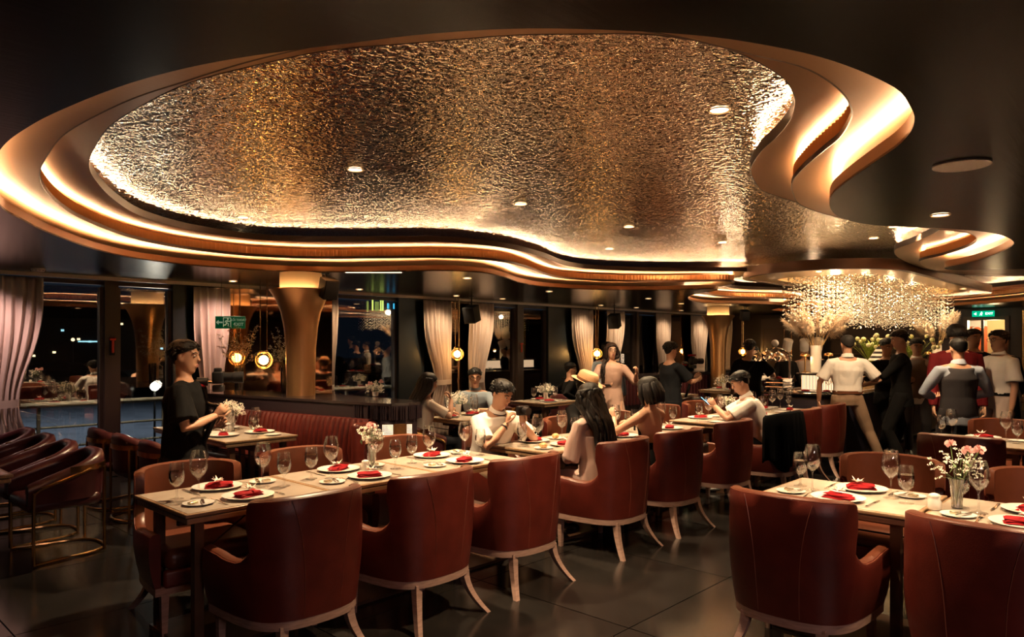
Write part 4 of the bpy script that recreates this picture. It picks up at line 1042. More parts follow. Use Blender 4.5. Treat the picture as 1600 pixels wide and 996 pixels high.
mat('eye_white', (0.75, 0.70, 0.64), 0.2); mat('eye_dark', (0.02, 0.012, 0.01), 0.15); mat('lips', (0.40, 0.13, 0.11), 0.45); mat('shoe_dark', (0.02, 0.016, 0.014), 0.35); mat('belt_brown', (0.13, 0.045, 0.02), 0.4)
mat('gold', (0.8, 0.6, 0.3), 0.25, metal=1.0)

TMP = bpy.data.collections.new('scratch'); COL.children.link(TMP)
def remesh(g, name, m, voxel, smooth=4, noise_amp=0.0, noise_sc=7.0, seed=0):
    """join the overlapping pieces of g into one continuous surface"""
    me = bpy.data.meshes.new(name + '_raw'); me.from_pydata(g.v, [], g.f); me.update()
    o = bpy.data.objects.new('raw', me); TMP.objects.link(o)
    r = o.modifiers.new('r', 'REMESH'); r.mode = 'VOXEL'; r.voxel_size = voxel; r.use_smooth_shade = True
    if smooth: s = o.modifiers.new('s', 'SMOOTH'); s.iterations = smooth; s.factor = 0.5
    dg = bpy.context.evaluated_depsgraph_get()
    out = bpy.data.meshes.new_from_object(o.evaluated_get(dg)); out.name = name
    bpy.data.objects.remove(o); bpy.data.meshes.remove(me)
    if noise_amp:
        off = Vector((seed*3.7, seed*1.3, 0)); nv = [v.normal.copy() for v in out.vertices]
        for v, n in zip(out.vertices, nv):
            p = v.co*noise_sc; q = noise.noise(Vector((p.x, p.y, p.z*0.55)) + off)
            v.co += n * (noise_amp * (abs(q)*2 - 0.5))
    out.materials.clear(); out.materials.append(MATS[m])
    out.polygons.foreach_set('use_smooth', [True]*len(out.polygons))
    return out

HEAD_SEC = [(-0.116, 0.018, 0.016, 0.052), (-0.106, 0.036, 0.034, 0.044), (-0.085, 0.050, 0.055, 0.028), (-0.050, 0.061, 0.077, 0.012), (-0.012, 0.068, 0.088, 0.002), (0.028, 0.074, 0.095, -0.004), (0.062, 0.072, 0.092, -0.008), (0.092, 0.058, 0.074, -0.010), (0.110, 0.036, 0.046, -0.010), (0.117, 0.012, 0.016, -0.010)]
def head_surface(u_z, ang, off=0.0):
    """a point on the skull: relative height -1..1 mapped to sections, angle around (0 = +x, 90 = front)"""
    z = -0.116 + (u_z + 1)/2 * 0.233; k = 0
    while k < len(HEAD_SEC) - 2 and HEAD_SEC[k+1][0] < z: k += 1
    a, b = HEAD_SEC[k], HEAD_SEC[k+1]; t = (z - a[0])/(b[0] - a[0]); rx, ry, yo = (a[i] + (b[i]-a[i])*t for i in (1, 2, 3))
    return Vector(((rx + off)*math.cos(ang), yo + (ry + off)*math.sin(ang), z))

def hand(g, W, d, n, curl=0.6, side=1, k=1.0, spread=0.18):
    """palm and five fingers: wrist W, pointing direction d, palm facing n"""
    d = Vector(d).normalized(); n = Vector(n); n = (n - d*n.dot(d)).normalized(); sdir = d.cross(n) * side   # thumb side
    g.tube([W - d*0.02, W + d*0.02, W + d*0.055, W + d*0.088], [(0.020*k, 0.016*k), (0.030*k, 0.015*k), (0.038*k, 0.014*k), (0.036*k, 0.011*k)], 10, up=n)
    for q, (o_, L, b) in enumerate(((0.028, 0.068, .0), (0.0095, 0.076, .006), (-0.0095, 0.071, .003), (-0.028, 0.056, -.006))):
        base = W + d*(0.082 + b)*k + sdir*o_*k; p = base.copy(); pts = [base - d*0.02, p.copy()]; a = 0.12; dd = d + sdir*o_*spread*8
        for seg_, f in ((0.45, 0.5), (0.31, 1.0), (0.24, 0.8)):
            a += curl*f*1.25; v = (dd*math.cos(a) + n*math.sin(a)).normalized(); p = p + v*L*seg_*k; pts.append(p.copy())
        g.tube(pts, [0.0088*k, 0.0088*k, 0.0082*k, 0.0074*k, 0.0055*k], 7, round_ends=True)
    b0 = W + d*0.025*k + sdir*0.026*k; v1 = (d*0.75 + sdir*0.75 + n*0.35).normalized(); v2 = (d*0.9 + sdir*0.15 + n*0.45).normalized()
    g.tube([b0 - v1*0.01, b0 + v1*0.034*k, b0 + v1*0.034*k + v2*0.032*k, b0 + v1*0.034*k + v2*0.055*k], [0.012*k, 0.0105*k, 0.0095*k, 0.006*k], 7, round_ends=True)

def ik(S, T, L1, L2, hint):
    d = T - S; D = min(d.length, (L1 + L2)*0.995); T = S + d.normalized()*D; d = d.normalized()
    a = (L1*L1 - L2*L2 + D*D)/(2*D); h = math.sqrt(max(0, L1*L1 - a*a)); hv = Vector(hint); hv = (hv - d*hv.dot(d)).normalized()
    return S + d*a + hv*h, T

def person(label, x, y, phi, H=1.70, sit=False, lean=0.0, twist=0.0, head=(0, 0, 0), arms=None, female=False, build=1.0, top=None, sleeve='short', bottom='cloth_navy', skirt=None,
           collar=None, vest=None, hair='short', hair_m='hair_black', skin='skin', face=True, glasses=False, voxel=0.011, stance=(0.0, 0.0), seat=0.455, shoes=True, extra=None, seed=0, belt=None, strap=False, loose=0.0, legs=True):
    """phi: heading as seen from the camera, 0 = away, 90 = to the right, 180 = towards the camera"""
    k = H/1.72; hd = HEAD - math.radians(phi); rz = hd - PI/2
    sh = (0.165 if female else 0.187)*build; hip = 0.10
    bw = (0.92 if female else 1.0)*build
    pz = (seat + 0.095 if sit else 0.915*k); P0 = Vector((0, 0, pz))
    ln = math.radians(lean); up = Vector((0, math.sin(ln), math.cos(ln)))
    hn = ln + math.radians(head[0])*0.4; nup = Vector((0, math.sin(ln*0.8 + math.radians(head[0])*0.35), math.cos(ln*0.8 + math.radians(head[0])*0.35)))
    tw = Matrix.Rotation(math.radians(twist), 3, 'Z'); X = tw @ Vector((1, 0, 0)); F = up.cross(X) * -1; F = X.cross(up) * -1
    F = up.cross(X)                                                     # forward of the chest
    c = lambda h_: P0 + up*(h_*k)
    SC = c(0.475); NB = c(0.53)
    HC = NB + nup*(0.142*k)                                             # head centre
    hm = Matrix.Rotation(math.radians(twist + head[2]), 3, 'Z') @ Matrix.Rotation(-(ln*0.6 + math.radians(head[0])), 3, 'X') @ Matrix.Rotation(math.radians(head[1]), 3, 'Y')
    kh = 1.0*(0.5 + 0.5*k) * (0.96 if female else 1.0)
    HP = lambda p: HC + hm @ (Vector(p)*kh)
    body = G()
    TOR = [(-0.11, 0.150, 0.110), (-0.03, 0.165 if female else 0.160, 0.118), (0.06, 0.150 if female else 0.152, 0.108), (0.14, 0.125 if female else 0.145, 0.095), (0.25, 0.142 if female else 0.160, 0.110), (0.34, 0.155 if female else 0.172, 0.118), (0.42, 0.158 if female else 0.172, 0.103), (0.475, 0.135 if female else 0.150, 0.078), (0.515, 0.080, 0.062)]
    def torso(g, extra_, h0=-0.2, h1=0.6, fat=1.0, seg=20):
        rows = [r for r in TOR if h0 <= r[0] <= h1]
        g.tube([c(r[0]) + F*(0.012 if 0.2 < r[0] < 0.45 else 0) for r in rows], [((r[2]*bw*fat + extra_)*k, (r[1]*bw*fat + extra_)*k) for r in rows], seg, up=X)
    torso(body, -0.004)
    body.tube([NB - up*0.06*k, NB, HC - hm @ Vector((0, 0.012, 0.05))], [(0.060*k, 0.075*k), (0.054*k, 0.056*k), (0.050*k, 0.050*k)], 12, up=X)
    # head
    R = []
    for z, rx, ry, yo in HEAD_SEC: R.append([HP((rx*math.cos(2*PI*j/20), yo + ry*math.sin(2*PI*j/20), z)) for j in range(20)])
    body.rings(R)
    body.tube([HP((0, 0.084, 0.030)), HP((0, 0.094, 0.002)), HP((0, 0.103, -0.020)), HP((0, 0.090, -0.034))], [0.011, 0.012, 0.016, 0.010], 8, round_ends=True)
    for s in (-1, 1):
        body.ball(HP((s*0.076, -0.008, -0.002)), (0.010, 0.020, 0.032), 8, 6, M=hm)
        body.tube([HP((s*0.045, 0.076, 0.034)), HP((s*0.016, 0.088, 0.030))], 0.011, 6, round_ends=True)
    body.tube([HP((-0.020, 0.080, -0.062)), HP((0, 0.088, -0.060)), HP((0.020, 0.080, -0.062))], 0.012, 6, round_ends=True)
    # legs
    LEG = []
    for s, st in ((-1, stance[0]), (1, stance[1])):
        hp = P0 + Vector((s*hip*k, 0, -0.03*k))
        if sit:
            kn = Vector((s*(0.11 if female else 0.15), 0.43*k, max(0.50*k, seat + 0.05))); an = Vector((s*0.12, 0.40*k + (0.05 if s > 0 else -0.03), 0.085))
        else:
            an = Vector((s*0.10 + s*abs(st)*0.7, -st*0.25, 0.085)); kn, an = ik(hp, an, 0.435*k, 0.425*k, (s*0.1, 1, 0))
        LEG.append((hp, kn, an))
        if legs:
            body.tube([hp, hp.lerp(kn, .5), kn, kn.lerp(an, .35), an], [0.083*k*bw, 0.068*k*bw, 0.052*k, 0.051*k, 0.034*k], 12, round_ends=True)
            body.tube([an + Vector((0, -0.05, -0.045)), an + Vector((0, 0.06, -0.05)), an + Vector((0, 0.16, -0.062))], [(0.036, 0.034), (0.042, 0.032), (0.036, 0.018)], 10, round_ends=True, up=(0, 0, 1))
    # arms
    A = []
    dflt = {'L': dict(at=(-0.27, 0.08, 0.80*k if not sit else pz + 0.16), hint=(-0.6, -1, 0), d=(0, 0.1, -1), n=(1, 0, 0)), 'R': dict(at=(0.27, 0.08, 0.80*k if not sit else pz + 0.16), hint=(0.6, -1, 0), d=(0, 0.1, -1), n=(-1, 0, 0))}
    for key, s in (('L', -1), ('R', 1)):
        q = dict(dflt[key]); q.update((arms or {}).get(key, {}))
        S0 = SC + X*(s*sh*k) - up*0.045*k; E, W = ik(S0, Vector(q['at']), 0.285*k, 0.255*k, q['hint']); A.append((S0, E, W, q, s))
        body.tube([SC + X*(s*sh*0.55*k) - up*0.02*k, S0, S0.lerp(E, .45), E, E.lerp(W, .35), W], [0.052*k, 0.055*k*bw, 0.046*k*bw, 0.037*k, 0.038*k, 0.026*k], 10, round_ends=True)
    me = remesh(body, 'person_body', skin, voxel, 3)
    hg = G()
    for S0, E, W, q, s in A:
        d = q.get('d') or tuple((W - E).normalized()); n = q.get('n', (0, 0, -1)); hand(hg, W, d, n, q.get('curl', 0.45), q.get('thumb', 1)*-s, 0.95*k)
    # add the hands to the same body mesh
    nv = len(me.vertices); V = [v.co[:] for v in me.vertices] + hg.v; Fc = [tuple(p.vertices) for p in me.polygons] + [tuple(i + nv for i in f) for f in hg.f]
    me2 = bpy.data.meshes.new('person'); me2.from_pydata(V, [], Fc); me2.materials.append(MATS[skin]); me2.polygons.foreach_set('use_smooth', [True]*len(Fc)); me2.update(); bpy.data.meshes.remove(me)
    P = link('person', me2, None, (x, y, 0), rz); tag(P, label, 'person')
    # ---------------- clothes
    ex = 0.012 + loose
    if top:
        g = G(); torso(g, ex, h0=-0.12 if not belt else 0.05, h1=0.50 if collar != 'off' else 0.40)
        L = {'none': 0, 'cap': 0.35, 'short': 0.80, 'long': 2.0, 'rolled': 1.3}[sleeve]
        for S0, E, W, q, s in A:
            if not L: continue
            if collar == 'off' and L <= 1: S0 = S0 - up*0.08*k
            if L <= 1:
                e = S0.lerp(E, L); pts = [SC + X*(s*sh*0.5*k) - up*0.03, S0, S0.lerp(E, L*.5), e]; rad = [(0.058 + ex*.3)*k, (0.056 + ex*.4)*k*bw, (0.054 + ex*.8)*k*bw, (0.057 + ex*1.1)*k*bw]
            else:
                e = E.lerp(W, min(1, L - 1)*0.97); pts = [SC + X*(s*sh*0.5*k) - up*0.03, S0, S0.lerp(E, .5), E, E.lerp(e, .6), e]; rad = [(0.058 + ex*.3)*k, (0.056 + ex*.4)*k*bw, (0.055 + ex*.5)*k*bw, (0.047 + ex*.5)*k, (0.045 + ex*.4)*k, (0.034 + ex*.3)*k]
            g.tube(pts, rad, 12)
        if skirt is None and not sit and not belt: g.tube([c(-0.16), c(-0.06)], [((0.125*bw + ex)*k, (0.168*bw + ex)*k)]*2, 20, up=X)
        m = remesh(g, 'top', top, voxel*1.05, 3, 0.006 + loose*.2, 8.0, seed); link('blouse' if female else 'shirt', m, P)
    if vest:
        g = G(); rows = [r for r in TOR if -0.12 <= r[0] <= 0.48]
        g.tube([c(r[0]) + F*(0.012 if 0.2 < r[0] < 0.45 else 0) for r in rows], [((r[2]*bw + 0.022)*k, ((r[1] if r[0] < 0.4 else 0.135)*bw + 0.021)*k) for r in rows], 24, up=X)
        m = remesh(g, 'vest', vest, voxel*1.05, 3, 0.004, 6.0, seed); link('waistcoat', m, P)
    if collar in ('shirt', 'polo'):
        cm = top if collar == 'shirt' else top
        g = G(); nd = (HC - NB).normalized(); n = 20; R = []
        for h_, r0 in ((0.0, 0.066), (0.034, 0.060), (0.040, 0.062), (0.034, 0.068), (0.000, 0.080)):
            R.append([NB - up*0.022*k + nd*(h_*k*(1 - 0.35*math.sin(2*PI*j/n))) + X*(r0*k*math.cos(2*PI*j/n)) + F*(r0*k*0.98*math.sin(2*PI*j/n) + 0.002) for j in range(n)])
        g.rings(R, cap=False); g.obj('collar', cm, P, 60)
        if collar == 'polo':
            g = G(); g.tube([p + (p - NB)*0.015 for p in R[4]] + [R[4][0]], 0.0035, 5, cap=False); g.obj('collar_stripe', 'cloth_navy', P)
    if bottom and legs:
        g = G(); torso(g, 0.010, h0=-0.2, h1=0.07)
        for hp, kn, an in LEG:
            e = kn.lerp(an, 0.97); g.tube([hp + Vector((0, 0, 0.05)), hp, hp.lerp(kn, .5), kn, kn.lerp(an, .4), e], [0.088*k*bw, 0.096*k*bw, 0.083*k*bw, 0.068*k, 0.064*k, 0.058*k], 12)
        m = remesh(g, 'trousers', bottom, voxel*1.1, 3, 0.007, 6.0, seed + 5); link('trousers', m, P)
    if belt:
        g = G(); g.tube([c(0.045), c(0.08)], [((0.112*bw + 0.018)*k, (0.153*bw + 0.020)*k)]*2, 24, up=X); g.obj('belt', belt, P)
        q = c(0.062) + F*((0.112*bw + 0.020)*k); g = G(); g.rbox(q, (0.035, 0.006, 0.03), 0.003); g.obj('buckle', 'gold', P)
    if skirt:
        g = G(); hem = 0.42 if sit else 0.56*k; R = []; n = 36
        top_z = c(0.17).z
        for i in range(9):
            u = i/8; z = top_z + (hem - top_z)*u; r = (0.118 + 0.10*u**0.8)*bw*k
            R.append([Vector((1.12*r*math.cos(2*PI*j/n), 0.92*r*math.sin(2*PI*j/n) + 0.0, z)) * 1.0 + Vector((math.cos(2*PI*j/n), math.sin(2*PI*j/n), 0))*(0.014*u*math.sin(9*2*PI*j/n)) for j in range(n)])
        g.rings(R, cap=False); g.obj('dress_skirt', skirt, P, 60)
    if shoes and legs:
        for hp, kn, an in LEG:
            g = G(); g.tube([an + Vector((0, -0.062, -0.046)), an + Vector((0, 0.05, -0.046)), an + Vector((0, 0.185, -0.058))], [(0.043, 0.040), (0.049, 0.038), (0.042, 0.026)], 12, round_ends=True, up=(0, 0, 1)); g.obj('shoe', 'shoe_dark', P)
    if strap:
        g = G(); g.tube(smooth_open([c(0.10) - X*0.17*bw - F*0.03, c(0.25) - F*0.135*bw - X*0.05, c(0.40) - F*0.125*bw + X*0.06, c(0.50) - F*0.03 + X*0.10, c(0.40) + F*0.135*bw + X*0.06, c(0.12) + F*0.12 - X*0.12], 4), (0.014), 6, flat=0.25, up=F); g.obj('bag_strap', 'black_plastic', P)
    # ---------------- face
    if face:
        for s in (-1, 1):
            g = G(); g.ball(HP((s*0.031, 0.0835, 0.011)), (0.0135, 0.008, 0.0062), 10, 6, M=hm); e = g.obj('eye', 'eye_white', P)
            g = G(); g.ball(HP((s*0.031, 0.0905, 0.011)), (0.0058, 0.0025, 0.0058), 8, 5, M=hm); g.obj('iris', 'eye_dark', e)
            g = G(); g.tube([HP((s*0.050, 0.078, 0.030)), HP((s*0.034, 0.0885, 0.036)), HP((s*0.016, 0.094, 0.031))], 0.0042, 6, round_ends=True); g.obj('eyebrow', hair_m, P)
        g = G(); g.tube([HP((-0.023, 0.082, -0.058)), HP((0, 0.0965, -0.054)), HP((0.023, 0.082, -0.058))], [0.003, 0.0062, 0.003], 8, round_ends=True); g.tube([HP((-0.019, 0.083, -0.065)), HP((0, 0.095, -0.066)), HP((0.019, 0.083, -0.065))], [0.003, 0.006, 0.003], 8, round_ends=True); g.obj('lips', 'lips', P)
    if glasses:
        g = G()
        for s in (-1, 1):
            g.tube([HP((s*0.034 + 0.025*math.cos(a), 0.101, 0.009 + 0.020*math.sin(a))) for a in [2*PI*q/16 for q in range(17)]], 0.0018, 5, cap=False)
            g.tube([HP((s*0.059, 0.099, 0.012)), HP((s*0.080, 0.05, 0.014)), HP((s*0.080, -0.01, 0.012))], 0.0018, 5)
        g.tube([HP((-0.010, 0.102, 0.012)), HP((0.010, 0.102, 0.012))], 0.002, 5); g.obj('spectacles', 'black_plastic', P)
    # ---------------- hair
    rnd = random.Random(seed + 11); g = G()
    if hair:
        R = []; nz, na = 18, 28
        for i in range(nz):
            uz = -0.62 + 1.62*i/(nz - 1)
            ring = []
            for j in range(na):
                a = 2*PI*j/na; fr = math.sin(a)                          # 1 = front, -1 = back
                p0 = head_surface(min(uz, 0.995), a)
                line = {'short': 0.58*max(0, fr)**0.7 - 0.55*max(0, -fr) + 0.06*(1 - abs(fr)) + 0.10*noise.noise(Vector((a*2.2, seed*1.7, 0))), 'crew': 0.60*max(0, fr)**0.5 - 0.42*max(0, -fr) + 0.10*(1 - abs(fr))}.get(hair, 0.50*max(0, fr)**0.45 - 1.0*max(0, -fr)**0.5 - 0.45*(1 - abs(fr)))
                if hair == 'fringe': line = 0.22*max(0, fr)**0.45 - 0.62*max(0, -fr) - 0.18*(1 - abs(fr))
                t = max(0, min(1, (uz - line)/0.16 + 0.5)); th = 0.013 if hair in ('short', 'crew') else 0.017
                if hair == 'crew': th = 0.010
                if hair == 'short': th = 0.005 + 0.009*max(0, min(1, (uz + 0.1)*1.6)) + 0.007*max(0, uz)*(0.5 + 0.5*fr)
                if hair == 'fringe': th = 0.024
                th += (0.007 if uz > 0.3 and hair in ('short', 'fringe') else 0.003)*noise.noise(Vector((p0.x*34, p0.y*34, p0.z*22 + seed)))
                off = -0.014 + (th + 0.014)*t
                q = head_surface(min(uz, 0.995), a, off); q.z += (0.012 if hair != 'crew' else 0.005)*max(0, uz)**3*t; ring.append(HP(q))
            R.append(ring)
        g.rings(R)
        dn = Vector((0, -0.10, -1)).normalized()
        if hair == 'bob':
            for q in range(40):
                a = math.radians(rnd.uniform(-35, 215)) + PI; s0 = head_surface(0.30, a, 0.012); e0 = Vector((s0.x*1.15, s0.y*1.08 - 0.006, -0.125 + rnd.uniform(-.012, .008)))
                if math.sin(a) > 0.55: continue
                g.tube([HP(head_surface(0.45, a, 0.008)), HP(s0), HP(s0.lerp(e0, .5) + Vector((s0.x*.12, s0.y*.12, 0))), HP(e0)], [0.016, 0.022, 0.023, 0.008], 6, round_ends=True)
        if hair == 'long' or hair == 'long_front' or hair == 'wavy':
            Lh = 0.42 if hair != 'long_front' else 0.36
            for q in range(46):
                a = PI + math.radians(rnd.uniform(-20, 200)); s0 = head_surface(0.25, a, 0.010)
                if math.sin(a) > 0.35: continue
                b0 = HP((s0.x*1.10, s0.y*1.08 - 0.008, -0.09))
                fw = 1 if hair == 'long_front' else 0
                l2 = Lh*(0.75 + 0.35*rnd.random()); back = -up*l2 - F*(0.06 if not fw else 0) + X*rnd.uniform(-.04, .04)
                if fw: tgt = SC + X*(0.07 + 0.06*rnd.random()) + F*(0.125 + 0.02*rnd.random()) - up*rnd.uniform(.02, .26); mid = NB + X*(0.075 + 0.02*rnd.random()) + F*(0.03 + .03*rnd.random())
                else:
                    tgt = b0 + back; mid = b0.lerp(tgt, 0.45) - F*0.035
                    # keep the hair outside the back
                    for nm in ('m', 't'):
                        v = mid if nm == 'm' else tgt; dd = (v - P0).dot(F); 
                        if dd > -0.125*bw: v -= F*(dd + 0.125*bw + rnd.uniform(0, .02))
                wv = 0.014 if hair == 'wavy' else 0.004
                pts = smooth_open([HP(head_surface(0.45, a, 0.006)), HP(s0), b0, mid + X*rnd.uniform(-wv, wv)*1.5, tgt + X*rnd.uniform(-wv, wv)], 3)
                nn = len(pts); g.tube([p + X*(wv*math.sin(i*1.3 + q)) + F*(wv*.5*math.cos(i*1.7 + q)) for i, p in enumerate(pts)], [0.015 + 0.009*math.sin(PI*min(1, i/(nn-1)*1.05)) - 0.010*(i/(nn-1))**4 for i in range(nn)], 6, round_ends=True)
        if hair in ('short', 'fringe') and voxel < 0.0135:               # tufts that break the smooth outline
            for q in range(170):
                uz = rnd.uniform(0.15, 0.97); a = rnd.uniform(0, 2*PI); fr = math.sin(a)
                if uz < 0.52*max(0, fr)**0.7 + 0.08: continue
                b0 = head_surface(uz, a, 0.010 + 0.008*uz); nrm = (b0 - Vector((0, -0.01, -0.02))).normalized(); fl = Vector((rnd.uniform(-.5, .5), 0.7, -0.1 - 0.5*(1 - uz))) if fr > -0.2 else Vector((rnd.uniform(-.4, .4), -0.3, -0.9))
                if hair == 'fringe' and fr > 0.2: fl.z -= 0.9
                L_ = rnd.uniform(0.014, 0.027)*(1.5 if hair == 'fringe' else 1); m1 = b0 + (nrm*0.38 + fl*0.7).normalized()*L_*0.5; e1 = m1 + (nrm*0.02 + fl).normalized()*L_*0.6
                g.tube([HP(b0 - nrm*0.006), HP(m1), HP(e1)], [0.0065, 0.0055, 0.0015], 4)
        if hair == 'bun': g.ball(HP((0, -0.115, 0.0)), (0.048, 0.036, 0.044), 12, 8, M=hm)
        g.obj('hair', hair_m, P, 70)
    if extra == 'fedora':
        g = G(); R = []; n = 28
        for r, zz, sq in ((0.150, 0.028, 1.12), (0.152, 0.031, 1.12), (0.098, 0.040, 1.18), (0.094, 0.080, 1.2), (0.088, 0.115, 1.2), (0.070, 0.132, 1.22), (0.030, 0.124, 1.3), (0.004, 0.120, 1.3)):
            R.append([HP((r*math.cos(2*PI*j/n), -0.008 + r*sq*math.sin(2*PI*j/n), zz + 0.012 + (0.018*abs(math.cos(2*PI*j/n))**3 if r > 0.12 else 0))) for j in range(n)])
        g.rings(R); g.obj('straw_hat', 'straw', P, 50)
        g = G(); g.rings([[HP((0.0985*math.cos(2*PI*j/n), -0.008 + 0.0985*1.19*math.sin(2*PI*j/n), zz)) for j in range(n)] for zz in (0.052, 0.078)], cap=False); g.obj('hat_band', 'belt_brown', P)
    if extra == 'chef':
        g = G(); n = 24; R = []
        for r, zz in ((0.086, 0.045), (0.088, 0.10), (0.086, 0.20), (0.094, 0.25), (0.088, 0.275), (0.05, 0.285), (0.004, 0.286)):
            R.append([HP(((r + (0.004*math.sin(12*2*PI*j/n) if zz > .15 else 0))*math.cos(2*PI*j/n), -0.006 + 1.12*r*math.sin(2*PI*j/n), zz)) for j in range(n)])
        g.rings(R); g.obj('chef_hat', 'cloth_white', P, 50)
    if extra == 'headshades':
        g = G()
        for s in (-1, 1):
            g.ball(HP((s*0.032, 0.080, 0.088)), (0.028, 0.006, 0.020), 10, 6, M=hm @ Matrix.Rotation(-0.9, 3, 'X'))
            g.tube([HP((s*0.060, 0.075, 0.082)), HP((s*0.090, 0.03, 0.060)), HP((s*0.092, -0.03, 0.035))], 0.003, 5)
        g.obj('sunglasses', 'black_plastic', P)
    P['_'] = 1; del P['_']
    return P, dict(A=A, HP=HP, c=c, F=F, X=X, M=Matrix.Translation((x, y, 0)) @ Matrix.Rotation(rz, 4, 'Z'))

def arm(at, hint=(0, -0.5, -1), d=None, n=(0, 0, 1), curl=0.5): 
    q = dict(at=at, hint=hint, n=n, curl=curl)
    q['d'] = d; return q

# 1 the man with the camera stabiliser
p1 = person('standing man in black t-shirt holding a camera on a stabiliser', 2.10, 5.145, 76, 1.635, top='cloth_black', loose=0.03, bottom='cloth_navy', hair='short', voxel=0.009, head=(2, 0, -8), seed=1,
            arms={'R': arm((0.10, 0.22, 1.10), (0.8, -0.3, -1), (0.0, 0.7, 0.7), (-1, 0, 0.2), 0.95), 'L': arm((0.0, 0.20, 1.02), (-1, -0.4, -1), (0.2, 0.8, 0.6), (1, 0, 0.2), 0.95)})
# 2 long-haired woman leaning on the table
p2 = person('seated woman in beige t-shirt with very long straight black hair, chin on hand', 5.10, 6.22, 62, 1.60, sit=True, lean=10, female=True, top='cloth_cream', bottom='cloth_navy', hair='long', voxel=0.011, head=(6, 0, -8), skin='skin_fair', seed=2,
            arms={'R': arm((0.10, 0.34, 0.98), (0.7, 0.4, -1), (-0.3, -0.3, 1), (-0.3, -1, 0), 0.9), 'L': arm((-0.08, 0.38, 0.82), (-1, 0.2, -0.6), (0.4, 1, 0), (0, 0, -1), 0.3)})
p3 = person('seated man in glasses and blue-grey shirt behind the white polo man', 6.33, 6.58, 196, 1.62, sit=True, lean=6, top='cloth_bluegrey', collar='shirt', hair='short', glasses=True, voxel=0.012, head=(6, 0, 22), skin='skin_fair', seed=3,
            arms={'R': arm((0.14, 0.34, 0.80), (1, -0.2, -0.6), (-0.5, 1, 0), (0, 0, -1), 0.3), 'L': arm((-0.14, 0.34, 0.80), (-1, -0.2, -0.6), (0.5, 1, 0), (0, 0, -1), 0.3)})
# 4 man in white polo with a small camera
p4 = person('seated man in white polo looking down at a small camera in his hands', 4.42, 4.50, 138, 1.70, sit=True, lean=20, top='cloth_white', collar='polo', bottom='cloth_khaki', hair='short', voxel=0.009, head=(14, 0, 8), build=1.06, seed=4, loose=0.008,
            arms={'R': arm((0.06, 0.36, 0.93), (1, 0, -1), (-0.2, 0.2, 1), (-0.7, 0.3, 0.2), 0.75), 'L': arm((-0.10, 0.38, 0.93), (-1, 0.1, -1), (0.1, 0.2, 1), (0.8, 0.2, 0), 0.6)})
# 5 straw hat
p5 = person('seated man in tan straw hat, glasses and black shirt looking down', 5.66, 4.46, 128, 1.66, sit=True, lean=10, top='cloth_black', sleeve='long', collar='shirt', hair='fringe', glasses=True, voxel=0.010, head=(16, 0, 4), skin='skin_fair', seed=5, extra='fedora',
            arms={'R': arm((0.12, 0.36, 0.80), (1, 0, -0.6), (-0.6, 1, 0), (0, 0, -1), 0.4), 'L': arm((-0.12, 0.36, 0.80), (-1, 0, -0.6), (0.6, 1, 0), (0, 0, -1), 0.4)})
p6 = person('seated dark-haired person in black at the white-flower window table', 9.2, 7.42, 80, 1.62, sit=True, lean=4, top='cloth_black', sleeve='long', hair='short', voxel=0.014, head=(6, 0, 0), seed=6)
p7 = person('standing person in blue-grey shirt mostly hidden behind the woman in the beige dress', 9.30, 6.70, 15, 1.64, top='cloth_bluegrey', sleeve='long', bottom='cloth_navy', hair='short', voxel=0.014, head=(4, 0, -20), seed=7)
# 8 standing woman in beige dress
p8 = person('standing woman in beige puff-sleeve dress and glasses holding a phone', 8.15, 5.80, 196, 1.63, female=True, top='cloth_beige', sleeve='rolled', skirt='cloth_beige', bottom=None, hair='long_front', hair_m='hair_brown', glasses=True, voxel=0.011, head=(-4, 0, 24), skin='skin_fair', seed=8, loose=0.012,
            arms={'R': arm((0.06, 0.24, 1.02), (1, -0.1, -0.6), (-0.9, 0.4, 0.1), (0, 0, 1), 0.5), 'L': arm((-0.36, 0.20, 1.20), (-0.6, -0.4, -1), (-0.1, 0.3, 1), (0.6, 0.6, 0), 0.8)})
# 9, 10 the two women with their backs to us
p9 = person('seated woman with long wavy black hair, blush off-shoulder blouse, seen from behind', 4.67, 3.46, 318, 1.60, sit=True, lean=8, female=True, top='cloth_blush', collar='off', sleeve='rolled', bottom='cloth_blush', hair='wavy', voxel=0.009, head=(8, 0, -10), skin='skin_fair', seed=9, loose=0.035,
            arms={'R': arm((0.10, 0.30, 0.82), (0.6, -0.2, -1), (-0.5, 1, 0), (0, 0, -1), 0.4), 'L': arm((-0.12, 0.28, 0.74), (-0.5, -0.4, -1), (0.5, 1, 0), (0, 0, -1), 0.4)})
p10 = person('seated woman with black bob and bare back in black dress', 5.52, 3.48, 316, 1.64, sit=True, lean=4, female=True, top=None, bottom='cloth_black', hair='bob', voxel=0.009, head=(10, 0, 14), skin='skin_fair', seed=10,
             arms={'R': arm((0.16, 0.34, 0.86), (1, -0.1, -0.5), (-0.4, 1, 0.2), (0, 0, -1), 0.4), 'L': arm((-0.10, 0.36, 0.92), (-1, -0.1, -0.8), (0.1, 0.5, 1), (1, 0, 0), 0.7)})
# 11 man filming
p11 = person('standing man in black t-shirt filming with a red-handled camera', 8.72, 5.22, 66, 1.64, top='cloth_charcoal', loose=0.02, bottom='cloth_navy', hair='short', glasses=True, voxel=0.011, head=(4, 0, 0), seed=11,
             arms={'R': arm((0.10, 0.38, 1.10), (0.9, -0.3, -1), (-0.1, 0.9, 0.4), (-1, 0, 0.3), 0.9), 'L': arm((-0.02, 0.42, 1.14), (-1, -0.4, -1), (0.2, 0.9, 0.4), (1, 0, 0.3), 0.9)})
